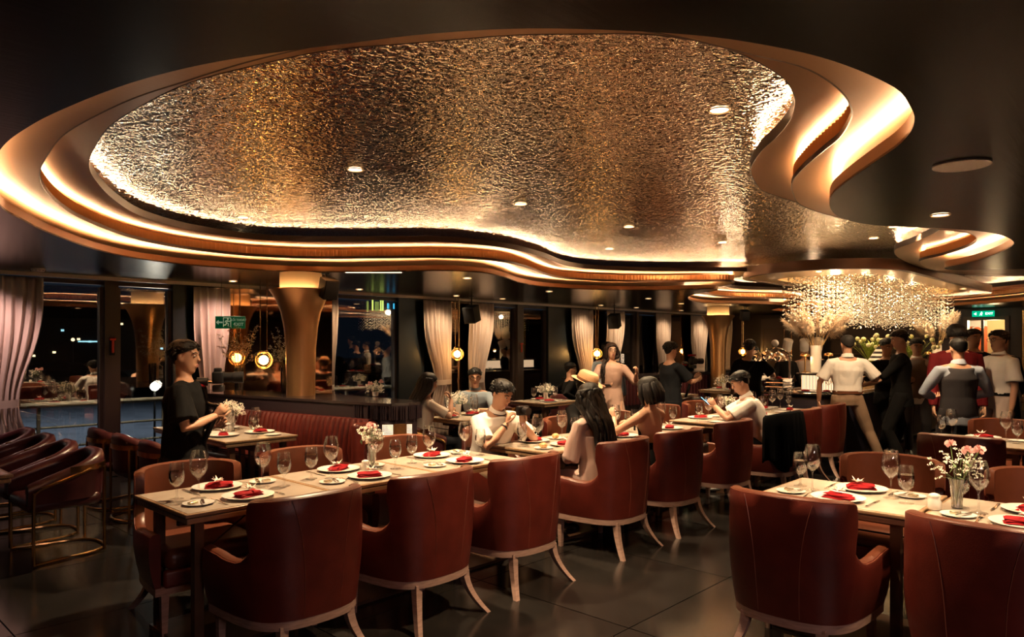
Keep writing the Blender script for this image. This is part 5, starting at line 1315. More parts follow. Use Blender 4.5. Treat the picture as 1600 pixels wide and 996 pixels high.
# 12 phone reader
p12 = person('seated man in white shirt reading his phone, sunglasses pushed up on his head', 7.52, 3.36, 283, 1.72, sit=True, lean=20, top='cloth_white', collar='shirt', bottom='cloth_navy', hair='short', voxel=0.010, head=(14, 0, 0), build=1.12, seed=12, extra='headshades', loose=0.012,
             arms={'R': arm((0.06, 0.50, 0.90), (1, 0.1, -1), (-0.2, 0.6, 0.8), (-1, 0, 0.2), 0.7), 'L': arm((-0.06, 0.50, 0.92), (-1, 0.1, -1), (0.2, 0.6, 0.8), (1, 0, 0.2), 0.7)})
# 13..15 staff beyond the bar
p13 = person('waitress in white blouse and black waistcoat carrying a dish', 12.2, 5.62, 205, 1.58, female=True, top='cloth_white', sleeve='long', vest='cloth_black', collar='shirt', bottom='cloth_navy', hair='bun', voxel=0.014, head=(14, 0, 12), skin='skin_fair', seed=13,
             arms={'R': arm((0.10, 0.30, 1.00), (1, -0.3, -0.8), (-0.4, 1, 0), (0, 0, 1), 0.3), 'L': arm((-0.10, 0.30, 1.00), (-1, -0.3, -0.8), (0.4, 1, 0), (0, 0, 1), 0.3)})
p14 = person('standing man in black t-shirt with a bag strap across his back by the bar', 10.6, 4.95, 22, 1.68, top='cloth_black', loose=0.02, bottom='cloth_navy', hair='short', voxel=0.013, head=(6, 0, -10), seed=14, strap=True,
             arms={'R': arm((0.28, 0.20, 1.22), (0.8, -0.2, -1), (-0.4, 0.3, 1), (-1, 0, 0), 0.7)})
for i, (x, y, ph, H, t, lab) in enumerate([(13.9, 5.75, 175, 1.56, 'cloth_black', 'chef in tall white hat and black jacket, alone beside the heat lamps'), (14.3, 5.55, 200, 1.56, 'cloth_stone', 'chef in white hat and pale jacket behind the pampas vase'),
                                       (14.45, 5.35, 190, 1.58, 'cloth_black', 'chef in white hat behind the pampas vase, first of the pair'), (14.85, 4.95, 165, 1.60, 'cloth_black', 'chef in white hat beside the grey-haired man\'s head, second of the pair')]):
    person(lab, x, y, ph, H, top=t, sleeve='long', bottom='cloth_navy', hair='crew', voxel=0.016, head=(22, 0, 0), seed=15 + i, extra='chef', shoes=False)
# 16 man in white polo leaning at the bar
p16 = person('grey-haired man in pale polo and khaki trousers standing with his back to us', 9.72, 3.22, 12, 1.73, top='cloth_white', collar='polo', bottom='cloth_khaki', hair='crew', hair_m='hair_grey', voxel=0.010, head=(4, 0, 12), build=1.05, seed=20, belt='belt_brown', stance=(0.0, 0.42), loose=0.008,
             arms={'R': arm((0.24, 0.20, 1.06), (1, -0.4, -0.8), (-0.6, 0.8, 0.2), (0, 0, -1), 0.5), 'L': arm((-0.32, 0.12, 0.86), (-1, -0.5, 0), (0, 0.4, -1), (1, 0, 0), 0.3)})
p17 = person('standing man in black facing the viewer, looking down between the two men at the bar', 11.0, 3.12, 162, 1.69, top='cloth_black', sleeve='long', bottom='cloth_black', hair='short', voxel=0.011, head=(14, 0, -14), seed=21, build=1.06,
             arms={'R': arm((0.02, 0.30, 1.08), (1, -0.3, -0.8), (-0.6, 0.9, 0.2), (0, 0, 1), 0.6), 'L': arm((-0.10, 0.30, 1.08), (-1, -0.3, -0.8), (0.4, 0.9, 0.2), (0, 0, 1), 0.6)})
p18 = person('tall man in black shirt and trousers in profile, showing a wine bottle', 10.22, 2.72, 296, 1.80, top='cloth_black', sleeve='long', bottom='cloth_black', hair='short', voxel=0.010, head=(16, 0, 8), seed=22,
             arms={'R': arm((0.12, 0.40, 1.14), (0.9, -0.4, -0.8), (-0.3, 1, 0), (-1, 0, 0.2), 0.9), 'L': arm((-0.06, 0.42, 1.14), (-1, -0.4, -0.8), (0.2, 1, -0.1), (1, 0, 0), 0.9)})
p19 = person('waiter in tan-grey waistcoat and white shirt partly behind the tall man in black', 11.5, 2.86, 205, 1.69, top='cloth_white', sleeve='long', vest='cloth_vest_tan', collar='shirt', bottom='cloth_vest', hair='short', voxel=0.013, head=(8, 0, 10), seed=23)
p20 = person('tall man in maroon jacket with tousled dark hair and glasses, head bowed', 9.70, 2.00, 190, 1.84, top='cloth_maroon', sleeve='long', bottom='cloth_navy', hair='fringe', glasses=True, voxel=0.011, head=(20, 0, 10), skin='skin_fair', seed=24, strap=True, build=1.08, loose=0.015)
p21 = person('waiter in dark grey waistcoat and light blue shirt, back to the viewer', 8.85, 1.80, 6, 1.68, top='cloth_lightblue', sleeve='long', vest='cloth_vest', collar='shirt', bottom='cloth_vest', hair='crew', voxel=0.010, head=(8, 0, 0), seed=25, build=1.06,
             arms={'R': arm((0.16, 0.22, 1.02), (1, -0.4, -0.5), (-0.8, 0.6, 0), (0, 0, 1), 0.5), 'L': arm((-0.16, 0.22, 1.02), (-1, -0.4, -0.5), (0.8, 0.6, 0), (0, 0, 1), 0.5)})
p22 = person('man in white polo, glasses and pale trousers with black belt, in profile', 10.2, 1.66, 262, 1.78, top='cloth_white', collar='polo', bottom='cloth_stone', hair='short', glasses=True, voxel=0.010, head=(2, 0, 0), seed=26, belt='cloth_black', loose=0.01, build=1.04)
p23 = person('man in black shirt looking over the shoulder of the white polo man near the door', 11.5, 2.16, 188, 1.82, top='cloth_black', sleeve='long', bottom='cloth_black', hair='short', voxel=0.013, head=(4, 0, 10), skin='skin_fair', seed=27)
p24 = person('person in dark clothes in the far doorway beyond the white polo man', 13.2, 2.10, 190, 1.74, top='cloth_black', sleeve='long', bottom='cloth_black', hair='short', voxel=0.016, head=(4, 0, 10), seed=28)

# the bob-haired woman's black halter dress, bare at the back
P, q = p10; c, F, X = q['c'], q['F'], q['X']
g = G(); rows = [(-0.11, 0.165, 0.122), (-0.03, 0.170, 0.126), (0.06, 0.152, 0.114), (0.14, 0.126, 0.101), (0.22, 0.136, 0.108), (0.29, 0.150, 0.122)]
R = [[c(h_ + (0.14 * max(0, math.sin(2*PI*j/28)) if h_ > 0.2 else 0) - (0.10 if h_ > 0.2 and math.sin(2*PI*j/28) < -0.2 else 0)) + X*(a*0.92*math.cos(2*PI*j/28)) + F*(b*0.94*math.sin(2*PI*j/28) + (0.012 if h_ > .2 else 0)) for j in range(28)] for h_, a, b in rows]
g.rings(R, cap=False); g.obj('halter_dress', 'cloth_black', P, 60)
for s in (-1, 1):
    g = G(); g.tube([c(0.30) + X*s*0.075 + F*0.125, c(0.42) + X*s*0.075 + F*0.11, c(0.52) + X*s*0.055 + F*0.045, c(0.545) + X*s*0.035 - F*0.045, c(0.545) - F*0.058], 0.010, 6, flat=0.5); g.obj('halter_strap', 'cloth_black', P)
COL.children.unlink(TMP); bpy.data.collections.remove(TMP)
# ------------------------------------------------------------------ bar island
mat('bar_front', (0.030, 0.026, 0.040), 0.35); mat('bar_top', (0.018, 0.014, 0.014), 0.10)
emis_mat('rib_glow', (1.0, 0.66, 0.38), 1.3)
t = thing('bar_island', 'dark bar island with glowing ribbed upstand under the crystal chandelier', 'bar')
g = G(); g.rbox((13.45, 4.0, 0.44), (6.24, 1.12, 0.86), 0.06); g.obj('body', 'bar_front', t)
g = G(); g.rbox((13.45, 4.0, 0.885), (6.36, 1.24, 0.035), 0.015); g.obj('countertop', 'bar_top', t)
g = G(); g.box((13.9, 4.0, 1.01), (5.36, 0.80, 0.215)); g.obj('backlit_upstand', 'rib_glow', t, 0)
g = G()
for i in range(34): g.tube([(11.215, 3.605 + 0.79*i/33, 0.905), (11.215, 3.605 + 0.79*i/33, 1.118)], 0.006, 5)
for i in range(180): g.tube([(11.23 + 5.34*i/179, 3.593, 0.905), (11.23 + 5.34*i/179, 3.593, 1.118)], 0.006, 4)
o = g.obj('upstand_ribs', 'brass', t); o['kind'] = 'stuff'
g = G(); g.rbox((13.9, 4.0, 1.138), (5.5, 0.92, 0.036), 0.015); g.obj('raised_ledge', 'bar_top', t)

# ------------------------------------------------------------------ chandelier: brass canopy with strands of crystal beads
mat('canopy_brass', (0.78, 0.52, 0.27), 0.28, metal=0.6, bump=0.06, bump_scale=2.0)
mat('crystal', (0.80, 0.72, 0.60), 0.06, spec=1.0, coat=1.0)
t = thing('crystal_chandelier', 'long chandelier of crystal bead strands under a rounded brass canopy over the bar', 'chandelier', (0, 0, 0))
def rrect(x0, x1, y0, y1, r, n=10):
    out = []
    for cx_, cy_, a0 in ((x1-r, y1-r, 0), (x0+r, y1-r, 90), (x0+r, y0+r, 180), (x1-r, y0+r, 270)):
        for k in range(n+1): a = math.radians(a0 + 90*k/n); out.append((cx_ + r*math.cos(a), cy_ + r*math.sin(a)))
    return out
def ringslab(outer, inner, z0, z1):
    g = G(); n = len(outer)
    S_ = [[(*o, z0), (*i, z0), (*i, z1), (*o, z1)] for o, i in zip(outer, inner)]
    g.rings(S_ + [S_[0]], cap=False); return g
ringslab(rrect(9.75, 17.2, 2.80, 4.98, 1.05), rrect(10.75, 16.3, 3.22, 4.70, 0.35), 2.60, 2.71).obj('canopy', 'canopy_brass', t, 30)
ringslab(rrect(9.70, 17.25, 2.75, 5.03, 1.09), rrect(9.78, 17.17, 2.83, 4.95, 1.03), 2.585, 2.725).obj('canopy_edge', 'canopy_rim', t, 30)
g = G(); g.prism(rrect(10.7, 16.35, 3.18, 4.74, 0.38), 2.70, 2.715); g.obj('canopy_plate', 'canopy_brass', t, 0)
rnd = random.Random(8); g = G(); wires = G()
nx_, ny_ = 56, 14
for i in range(nx_):
    for j in range(ny_):
        x = 10.9 + 5.25*i/(nx_-1) + rnd.uniform(-.02, .02); y = 3.36 + 1.20*j/(ny_-1) + rnd.uniform(-.02, .02)
        e = (abs(2*(i/(nx_-1)) - 1)**2); zb = 1.96 + 0.05*math.sin(i*0.35) + rnd.uniform(-.06, .06) + 0.05*(1 - e)*0; z = 2.66 - rnd.uniform(0, .05)
        while z > zb:
            r = rnd.uniform(0.012, 0.019); h = r*0.8
            g.add([(x - r, y, z), (x, y - r, z), (x + r, y, z), (x, y + r, z), (x, y, z + h), (x, y, z - h)], [(0, 1, 4), (1, 2, 4), (2, 3, 4), (3, 0, 4), (1, 0, 5), (2, 1, 5), (3, 2, 5), (0, 3, 5)])
            z -= rnd.uniform(0.055, 0.095)
o = g.obj('crystal_beads', 'crystal', t, 0); o['kind'] = 'stuff'
for k in range(6): lamp('chandelier_light', 'SPOT', (11.2 + 0.95*k, 3.95, 2.68), 40, (1.0, 0.72, 0.42), 0.10, (0, 0, 0), math.radians(120), 0.6)
for k in range(4): lamp('chandelier_glow', 'POINT', (11.4 + 1.4*k, 3.95, 2.42), 8, (1.0, 0.72, 0.42), 0.06)

# ------------------------------------------------------------------ things on the bar
downlight(10.05, 3.7, 2.60, 150, 'small added spot in the canopy lip aimed at the near pampas vase', 70, aim=(11.6, 4.3, 1.7)); downlight(15.0, 2.98, 2.60, 100, 'small added spot in the canopy lip aimed at the far pampas vase', 70, aim=(16.0, 3.62, 1.7))  # two spots added to brighten the plumes
mat('plume', (0.88, 0.66, 0.44), 0.9, sheen=0.5); mat('dry_stem', (0.45, 0.28, 0.12), 0.8); mat('allium', (0.78, 0.70, 0.36), 0.8); mat('long_grass', (0.34, 0.42, 0.05), 0.6)
mat('pearl_vase', (0.75, 0.66, 0.55), 0.15, bump=0.8, bump_scale=90)
def pampas(label, x, y, z, n=15, h=0.40, r=0.075, spread=0.55, seed=1, hh=0.62):
    rnd = random.Random(seed); t = thing('pampas_vase', label, 'vase', (x, y, z))
    g = G(); g.lathe([(r, 0), (r*1.02, h*.5), (r*1.03, h), (r*.9, h), (r*.88, 0.02), (0.001, 0.02)], 24); g.obj('vase', 'pearl_vase', t)
    st, pl = G(), G()
    for k in range(n):
        a = rnd.uniform(0, 2*PI); q = spread*math.sqrt(rnd.uniform(.05, 1)); b = Vector((q*math.cos(a), q*math.sin(a), h + hh*(0.75 + 0.35*rnd.random()) - q*0.35))
        p0 = Vector((0, 0, 0.1)); p1 = Vector((b.x*.22, b.y*.22, h)); p2 = p1.lerp(b, .38) + Vector((0, 0, .04))
        st.tube([p0, p1, p2], 0.0035, 4)
        d = (b - p2); tip = b + d*0.35 - Vector((0, 0, 0.05 + q*0.12)); L = (tip - p2).length; dn = (tip - p2).normalized(); s1 = dn.orthogonal().normalized(); s2 = dn.cross(s1)
        for m_ in range(1100):                                             # feathery plume: many fine blades
            u = rnd.random(); c = p2.lerp(tip, u) ; w_ = 0.095*math.sin(PI*min(1, u*0.72 + 0.2)); an = rnd.uniform(0, 2*PI)
            out = (s1*math.cos(an) + s2*math.sin(an)); e = c + out*w_*rnd.uniform(.25, 1.05) + dn*rnd.uniform(.0, .09) - Vector((0, 0, rnd.uniform(.0, .05))) + Vector((rnd.uniform(-1, 1), rnd.uniform(-1, 1), rnd.uniform(-1, 1)))*0.018; sd = out.cross(dn)*0.0026
            pl.add([c - sd, c + sd, e + sd*.3, e - sd*.3], [(0, 1, 2, 3)])
    o = st.obj('stems', 'dry_stem', t); o['kind'] = 'stuff'
    o = pl.obj('plumes', 'plume', t, 0); o['kind'] = 'stuff'
pampas('tall pearl vase of cream pampas plumes on the near end of the bar', 11.50, 4.28, 1.157, 20, 0.42, 0.078, 0.46, 1)
pampas('tall pearl vase of golden pampas plumes at the far end of the bar', 16.0, 3.62, 1.157, 14, 0.42, 0.08, 0.36, 2, 0.66)
def alliums(label, x, y, z, seed, n=22):
    rnd = random.Random(seed); t = thing('globe_flower_bowl', label, 'flowers', (x, y, z))
    g = G(); g.lathe([(0.10, 0), (0.13, 0.06), (0.13, 0.14), (0.115, 0.14), (0.10, 0.02), (0.001, 0.02)], 22); g.obj('bowl', 'bar_top', t)
    gr, hd = G(), None
    for k in range(170):
        a = rnd.uniform(0, 2*PI); q = rnd.uniform(0.1, 0.50); H_ = rnd.uniform(.22, .42); b = Vector((q*math.cos(a), q*math.sin(a), 0.12 + H_ - q*q*0.35)); m_ = Vector((b.x*.4, b.y*.4, 0.14 + H_*0.75)); sd = Vector((-math.sin(a), math.cos(a), 0))*0.006
        gr.add([Vector((0, 0, .1)) - sd, Vector((0, 0, .1)) + sd, m_ + sd, m_ - sd, b], [(0, 1, 2, 3), (3, 2, 4)])
    o = gr.obj('grass_blades', 'long_grass', t, 0); o['kind'] = 'stuff'
    st = G()
    for k in range(n):
        a = rnd.uniform(0, 2*PI); q = 0.46*math.sqrt(rnd.random()); b = Vector((q*math.cos(a), q*math.sin(a), 0.42 + 0.22*rnd.random() - q*0.12)); st.tube([(0, 0, .1), (b.x*.5, b.y*.5, b.z*.65), b], 0.0035, 4)
        h_ = G(); h_.ball((0, 0, 0), 0.036*rnd.uniform(.85, 1.2), 10, 7); o = h_.obj('flower_head', 'allium', t); o.location = b
    o = st.obj('stems', 'long_grass', t); o['kind'] = 'stuff'
alliums('bowl of round cream allium heads and long grass behind the man in black', 13.0, 3.92, 1.157, 3, 24)
alliums('bowl of round cream allium heads farther along the bar, above the waiter', 14.55, 3.66, 1.157, 4, 20)
# small brass table lamps
def table_lamp(label, x, y, z):
    t = thing('table_lamp', label, 'lamp', (x, y, z), 0, 'small brass lamps on the bar')
    g = G(); g.lathe([(0.001, 0), (0.055, 0), (0.055, 0.012), (0.012, 0.02), (0.010, 0.25), (0.014, 0.262)], 16); g.obj('stand', 'brass', t)
    g = G(); g.lathe([(0.075, 0.25), (0.07, 0.275), (0.05, 0.295), (0.001, 0.305)], 20, cap=False); g.obj('shade', 'brass', t)
    g = G(); g.lathe([(0.06, 0.256), (0.001, 0.257)], 16, cap=False); g.obj('light', 'bulb', t); lamp('table_lamp_light', 'POINT', (x, y, z + 0.24), 1.2, WARM, 0.04)
table_lamp('small brass mushroom lamp beside the near pampas vase', 11.42, 4.42, 1.157); table_lamp('small brass mushroom lamp by the chefs with white hats', 12.1, 4.30, 1.157); table_lamp('small brass lamp next to the far pampas vase', 15.6, 3.68, 1.157)
t = thing('striped_dome', 'black and white striped dome lamp between the two men in black', 'lamp', (12.55, 3.66, 1.157))
mat('stripe_white', (0.8, 0.72, 0.6), 0.4); mat('stripe_black', (0.015, 0.012, 0.01), 0.3)
g = G(); g.lathe([(0.001, 0), (0.07, 0), (0.06, 0.02), (0.035, 0.04), (0.03, 0.18)], 18); g.obj('base', 'pearl_vase', t)
for k in range(6):
    r0, r1 = 0.17 - 0.022*k, 0.17 - 0.022*(k+1); g = G(); g.lathe([(r0, 0.18 + 0.036*k), (r1, 0.18 + 0.036*(k+1))], 24, cap=False); g.obj('stripe_band', 'stripe_white' if k % 2 == 0 else 'stripe_black', t)
g = G(); g.ball((0, 0, 0.41), 0.025, 10, 6); g.obj('finial', 'brass', t)
# heat-lamp stand and chrome serving domes
t = thing('heat_lamp', 'chrome heat-lamp stand with curved arm over the food trays', 'lamp', (10.68, 4.36, 0.903))
g = G(); g.lathe([(0.001, 0), (0.07, 0), (0.06, 0.015), (0.018, 0.03), (0.018, 0.55)], 16); g.obj('stand', 'chrome', t)
g = G(); g.tube(smooth_open([(0, 0, 0.53), (-0.05, 0.06, 0.60), (-0.09, 0.17, 0.64), (-0.10, 0.28, 0.60)], 5), 0.013, 7); g.obj('arm', 'chrome', t)
for k, (dx, dy, dz) in enumerate(((-0.10, 0.30, 0.47), (-0.03, 0.16, 0.45), (-0.14, 0.42, 0.44))):
    g = G(); g.lathe([(0.115, 0), (0.11, 0.04), (0.085, 0.09), (0.03, 0.125), (0.012, 0.14), (0.012, 0.17)], 20, (dx, dy, dz), cap=False); g.obj('shade', 'chrome', t)
g = G(); g.ball((-0.06, 0.20, 0.71), 0.055, 12, 8); g.obj('globe', 'cloth_white', t)
g = G(); g.rbox((0.0, 0.0, 0.525), (0.10, 0.05, 0.03), 0.01); g.obj('bracket', 'chrome', t)
for k in range(3):
    t = thing('chafing_tray', ['lowest chrome food tray of the stack beside the heat lamp', 'middle chrome food tray of the stack beside the heat lamp', 'topmost chrome food tray with red cloth beside the heat lamp'][k], 'tray', (10.55, 4.47, 0.904 + 0.062*k), 0, 'stacked chrome trays')
    g = G(); R = [[(sx*(0.16 + o_), sy*(0.125 + o_), z) for sx, sy in ((-1, -1), (1, -1), (1, 1), (-1, 1))] for o_, z in ((0, 0), (0.01, 0.055), (0.025, 0.058), (0.025, 0.06), (0.004, 0.06), (-0.006, 0.008))]; g.rings(R); g.obj('pan', 'chrome', t, 0)
    g = G(); g.tube([(-0.17, 0, 0.04), (-0.205, -0.05, 0.045), (-0.205, 0.05, 0.045), (-0.17, 0, 0.04)], 0.005, 5); g.obj('handle', 'chrome', t)
o = link('napkin', NAPKIN, None, (10.55, 4.47, 1.083), 0.4); tag(o, 'red cloth napkin on the topmost chrome tray by the heat lamp', 'napkin', 'folded red napkins')
for k, (x, y, w_) in enumerate([(10.55, 4.08, 'first from the heat lamp'), (10.62, 3.80, 'second from the heat lamp'), (10.55, 3.58, 'beside the grey-haired man')]):
    o = link('dinner_plate', PLATE, None, (x, y, 0.903), 0); tag(o, 'white plate with red napkin on the bar end, ' + w_, 'plate', 'plates on the bar')
    o = link('napkin', NAPKIN, None, (x, y, 0.911), 0.6*k); tag(o, 'red napkin on a plate on the bar end, ' + w_, 'napkin', 'folded red napkins')
o = link('wine_glass', WINE, None, (10.45, 3.72, 0.903)); tag(o, 'wine glass on the bar end between the red napkins', 'glass', 'wine glasses')

# ------------------------------------------------------------------ things people hold
def world(pp, v): return pp[1]['M'] @ Vector(v)
# camera on a stabiliser (held by the first man)
def stabiliser(pp, off, label):
    M = pp[1]['M'] @ Matrix.Translation(off); rz = M.to_euler().z; t = thing('camera_rig', label, 'camera', M.to_translation(), rz)
    g = G(); g.rbox((0, 0, 0), (0.115, 0.075, 0.085), 0.012); g.rbox((-0.0, -0.005, 0.052), (0.05, 0.05, 0.03), 0.008); g.obj('camera_body', 'black_plastic', t)
    g = G(); g.tube([(0, 0.035, 0), (0, 0.05, 0), (0, 0.10, 0), (0, 0.101, 0), (0, 0.165, 0)], [0.036, 0.036, 0.036, 0.040, 0.040], 18); g.obj('lens', 'black_plastic', t)
    g = G(); g.rbox((0, 0.0, -0.075), (0.09, 0.075, 0.05), 0.012); g.obj('mount_plate', 'black_metal', t)
    g = G(); g.tube([(-0.02, -0.01, -0.035), (-0.03, -0.09, -0.028)], 0.012, 8); g.obj('tilt_arm', 'steel', t)
    g = G(); g.tube([(-0.03, -0.075, -0.03), (-0.03, -0.145, -0.03)], 0.03, 14); g.obj('motor', 'black_metal', t)
    g = G(); g.tube([(-0.03, -0.118, -0.045), (-0.03, -0.122, -0.056)], 0.031, 14); g.obj('red_ring', 'napkin_red', t)
    g = G(); g.tube(smooth_open([(-0.03, -0.12, -0.05), (-0.03, -0.105, -0.15), (-0.01, -0.06, -0.19), (0.0, 0.0, -0.20)], 4), 0.014, 8); g.obj('lower_arm', 'black_metal', t)
    g = G(); g.tube([(0.0, 0.0, -0.19), (-0.005, -0.045, -0.32), (-0.01, -0.12, -0.50)], [0.021, 0.022, 0.018], 10); g.obj('handle', 'black_plastic', t)
    return t
stabiliser(p1, (0.05, 0.235, 1.365), 'black camera with long lens on a hand-held stabiliser by the curtain')
t = stabiliser(p11, (0.03, 0.36, 1.36), 'video camera with a red top handle held by the filming man')
g = G(); g.rbox((0, -0.02, 0.085), (0.03, 0.14, 0.025), 0.01); g.obj('top_handle', 'napkin_red', t)
def phone(pp, off, label, m, tilt=-0.9, size=(0.075, 0.150)):
    M = pp[1]['M'] @ Matrix.Translation(off) @ Matrix.Rotation(tilt, 4, 'X'); t = thing('phone', label, 'phone'); t.matrix_world = M
    t.location = M.to_translation(); t.rotation_euler = M.to_euler()
    g = G(); g.rbox((0, 0, 0), (size[0], size[1], 0.009), 0.004); g.obj('case', 'black_plastic', t)
    g = G(); g.box((0, 0, 0.0052), (size[0] - 0.008, size[1] - 0.012, 0.0015)); g.obj('screen', m, t, 0)
emis_mat('phone_glow', (0.25, 0.6, 0.85), 2.2)
phone(p12, (0.0, 0.60, 0.965), 'phone with glowing blue screen held by the man in white', 'phone_glow', 0.75)
phone(p8, (0.0, 0.31, 1.045), 'pale phone in the hand of the standing woman in beige', 'cloth_white', 0.25)
phone(p10, (-0.10, 0.47, 0.99), 'large black phone in the hand of the bob-haired woman', 'black_plastic', 1.0, (0.085, 0.17))
t = thing('compact_camera', 'small black camera in the hands of the man in the white polo', 'camera', world(p4, (-0.05, 0.44, 1.045)), p4[1]['M'].to_euler().z)
g = G(); g.rbox((0, 0, 0), (0.12, 0.045, 0.078), 0.012); g.obj('camera_body', 'black_plastic', t)
g = G(); g.tube([(0, 0.02, 0), (0, 0.075, -0.005)], 0.034, 16); g.obj('lens', 'black_metal', t)
for pp, key, lab in ((p4, 1, 'dark bracelet watch on the wrist of the man in the white polo'), (p12, 1, 'steel wrist watch on the phone-reading man')):
    S0, E, W, q, s = pp[1]['A'][key]; d = (W - E).normalized(); ctr = W - d*0.03
    t = thing('wrist_watch', lab, 'watch', world(pp, ctr), pp[1]['M'].to_euler().z); g = G(); u = d.orthogonal().normalized(); v = d.cross(u)
    g.rings([[u*(r*math.cos(2*PI*j/18)) + v*(r*math.sin(2*PI*j/18)) + d*z for j in range(18)] for r, z in ((0.030, -0.008), (0.033, 0), (0.030, 0.008))], cap=False); g.obj('band', 'black_metal', t)
    g = G(); g.rings([[u*0.033 + (v*(0.015*math.cos(2*PI*j/14)) + d*(0.015*math.sin(2*PI*j/14))) + u*z for j in range(14)] for z in (0, 0.007)]); g.obj('case', 'steel', t)
# wine bottle shown by the tall man
M = p18[1]['M']; q = world(p18, (0.02, 0.47, 1.13)); t = thing('wine_bottle', 'wine bottle with a cream label held by the tall man in black', 'bottle', q, M.to_euler().z)
t.rotation_euler = (math.radians(188), math.radians(14), M.to_euler().z)
g = G(); g.lathe([(0.001, 0.235), (0.036, 0.235), (0.038, 0.225), (0.038, 0.075), (0.034, 0.045), (0.016, 0.0), (0.0145, -0.06), (0.016, -0.063), (0.015, -0.075), (0.001, -0.075)], 20); g.obj('bottle', 'black_plastic', t)
g = G(); g.lathe([(0.0386, 0.215), (0.0386, 0.095)], 20, cap=False); g.obj('paper_label', 'cream', t)
t = thing('serving_dish', 'white dish of bread carried by the waitress', 'dish', world(p13, (0, 0.40, 1.03)))
g = G(); g.lathe([(0.001, 0), (0.09, 0), (0.15, 0.03), (0.145, 0.032), (0.09, 0.008), (0.001, 0.008)], 24); g.obj('dish', 'white_china', t)
for k in range(6): o = link('bread_piece', BREAD, t, (0.07*math.cos(k), 0.07*math.sin(k), 0.02), k)

# black jacket hung over a chair back
g = G(); cols = []
cx_, cy_ = 7.50, 3.30
for i in range(33):
    s = -0.40 + 0.80*i/32; p, n = plan(abs(s)); sg = -1 if s < 0 else 1; fold = 0.010*math.sin(i*1.9) + 0.006*math.sin(i*0.8)
    edge = (abs(s)/0.40)**3
    col = []
    for dz, o_ in ((0.52, -0.050), (0.72, -0.048), (0.86, -0.045), (0.898 - 0.05*edge, -0.02), (0.903 - 0.055*edge, 0.010), (0.885 - 0.055*edge, 0.046), (0.75, 0.060 + fold), (0.60, 0.066 + fold*1.6), (0.45 + 0.02*math.sin(i), 0.070 + fold*2.2), (0.33 + 0.05*math.sin(i*0.7) + 0.05*edge, 0.074 + fold*2.5)):
        q = p + n*o_; col.append((cx_ + sg*q.x, cy_ + q.y, dz))
    cols.append(col)
g.rings(cols, cap=False, close=False); o = g.obj('jacket', 'jacket_black', None, 60); tag(o, 'black jacket hung over a chair back behind the phone-reading man', 'jacket')
md = o.modifiers.new('thick', 'SOLIDIFY'); md.thickness = 0.012
g = G(); g.rbox((0, 0, 0), (0.055, 0.003, 0.022), 0.001); l = g.obj('care_label', 'cloth_white', o); l.location = (7.50, 2.905, 0.47); l.rotation_euler = (0, 0.45, 0)
# handbag on the empty chair
t = thing('handbag', 'small dark handbag with a thin curved handle on the empty chair', 'bag', (6.42, 3.52, 0.478))
g = G(); g.rbox((0, 0, 0.07), (0.24, 0.10, 0.14), 0.03); g.obj('bag', 'black_plastic', t); g = G(); g.tube([(0.10*math.cos(a), 0, 0.13 + 0.13*math.sin(a)) for a in [PI*k/12 for k in range(13)]], 0.006, 6); g.obj('handle', 'brass', t)
# crumpled dark bag on the floor
g = G(); g.ball((0, 0, 0.13), (0.20, 0.15, 0.13), 22, 14)
for i, v in enumerate(g.v):
    q = noise.noise(Vector(v)*14); g.v[i] = (v[0]*(1 + .25*q), v[1]*(1 + .25*q), max(0.002, v[2]*(1 + .22*q)))
mat('bin_bag', (0.01, 0.01, 0.012), 0.25); o = g.obj('plastic_bag', 'bin_bag', None, 0, (6.98, 3.95, 0.0)); tag(o, 'crumpled shiny black bag on the floor by the phone-reading man', 'bag')

# ------------------------------------------------------------------ signs and ceiling fittings
mat('sign_green', (0.0, 0.11, 0.035), 0.4, emit=(0.0, 0.16, 0.05), estr=0.10); mat('sign_pale', (0.6, 0.75, 0.5), 0.5, emit=(0.75, 0.9, 0.6), estr=0.12); emis_mat('sign_glow', (0.0, 0.42, 0.20), 0.7); emis_mat('sign_white', (0.6, 1.0, 0.85), 2.2)
def text(body, size, m, parent, loc, name='lettering'):
    c = bpy.data.curves.new(name, 'FONT'); c.body = body; c.size = size; c.extrude = 0.001; c.align_x = 'CENTER'; c.align_y = 'CENTER'; c.materials.append(MATS[m])
    tmp = bpy.data.objects.new(name, c); COL.objects.link(tmp); me = bpy.data.meshes.new_from_object(tmp.evaluated_get(bpy.context.evaluated_depsgraph_get())); bpy.data.objects.remove(tmp); o = link(name, me, parent); o.location = loc; o.rotation_euler = (PI/2, 0, 0); return o
def running_man(parent, x, y, z, s, m):
    g = G(); P = lambda a, b: (x + a*s, y, z + b*s)
    g.ball(P(0.08, 0.36), 0.09*s, 8, 6)
    for pts in (((0.04, 0.22), (-0.06, -0.06)), ((0.04, 0.2), (0.22, 0.08), (0.30, 0.18)), ((0.04, 0.2), (-0.14, 0.16), (-0.22, 0.0)), ((-0.06, -0.06), (0.14, -0.16), (0.10, -0.40)), ((-0.06, -0.06), (-0.14, -0.28), (-0.36, -0.30))):
        g.tube([P(*q) for q in pts], 0.05*s, 6)
    return g.obj('running_figure', m, parent)
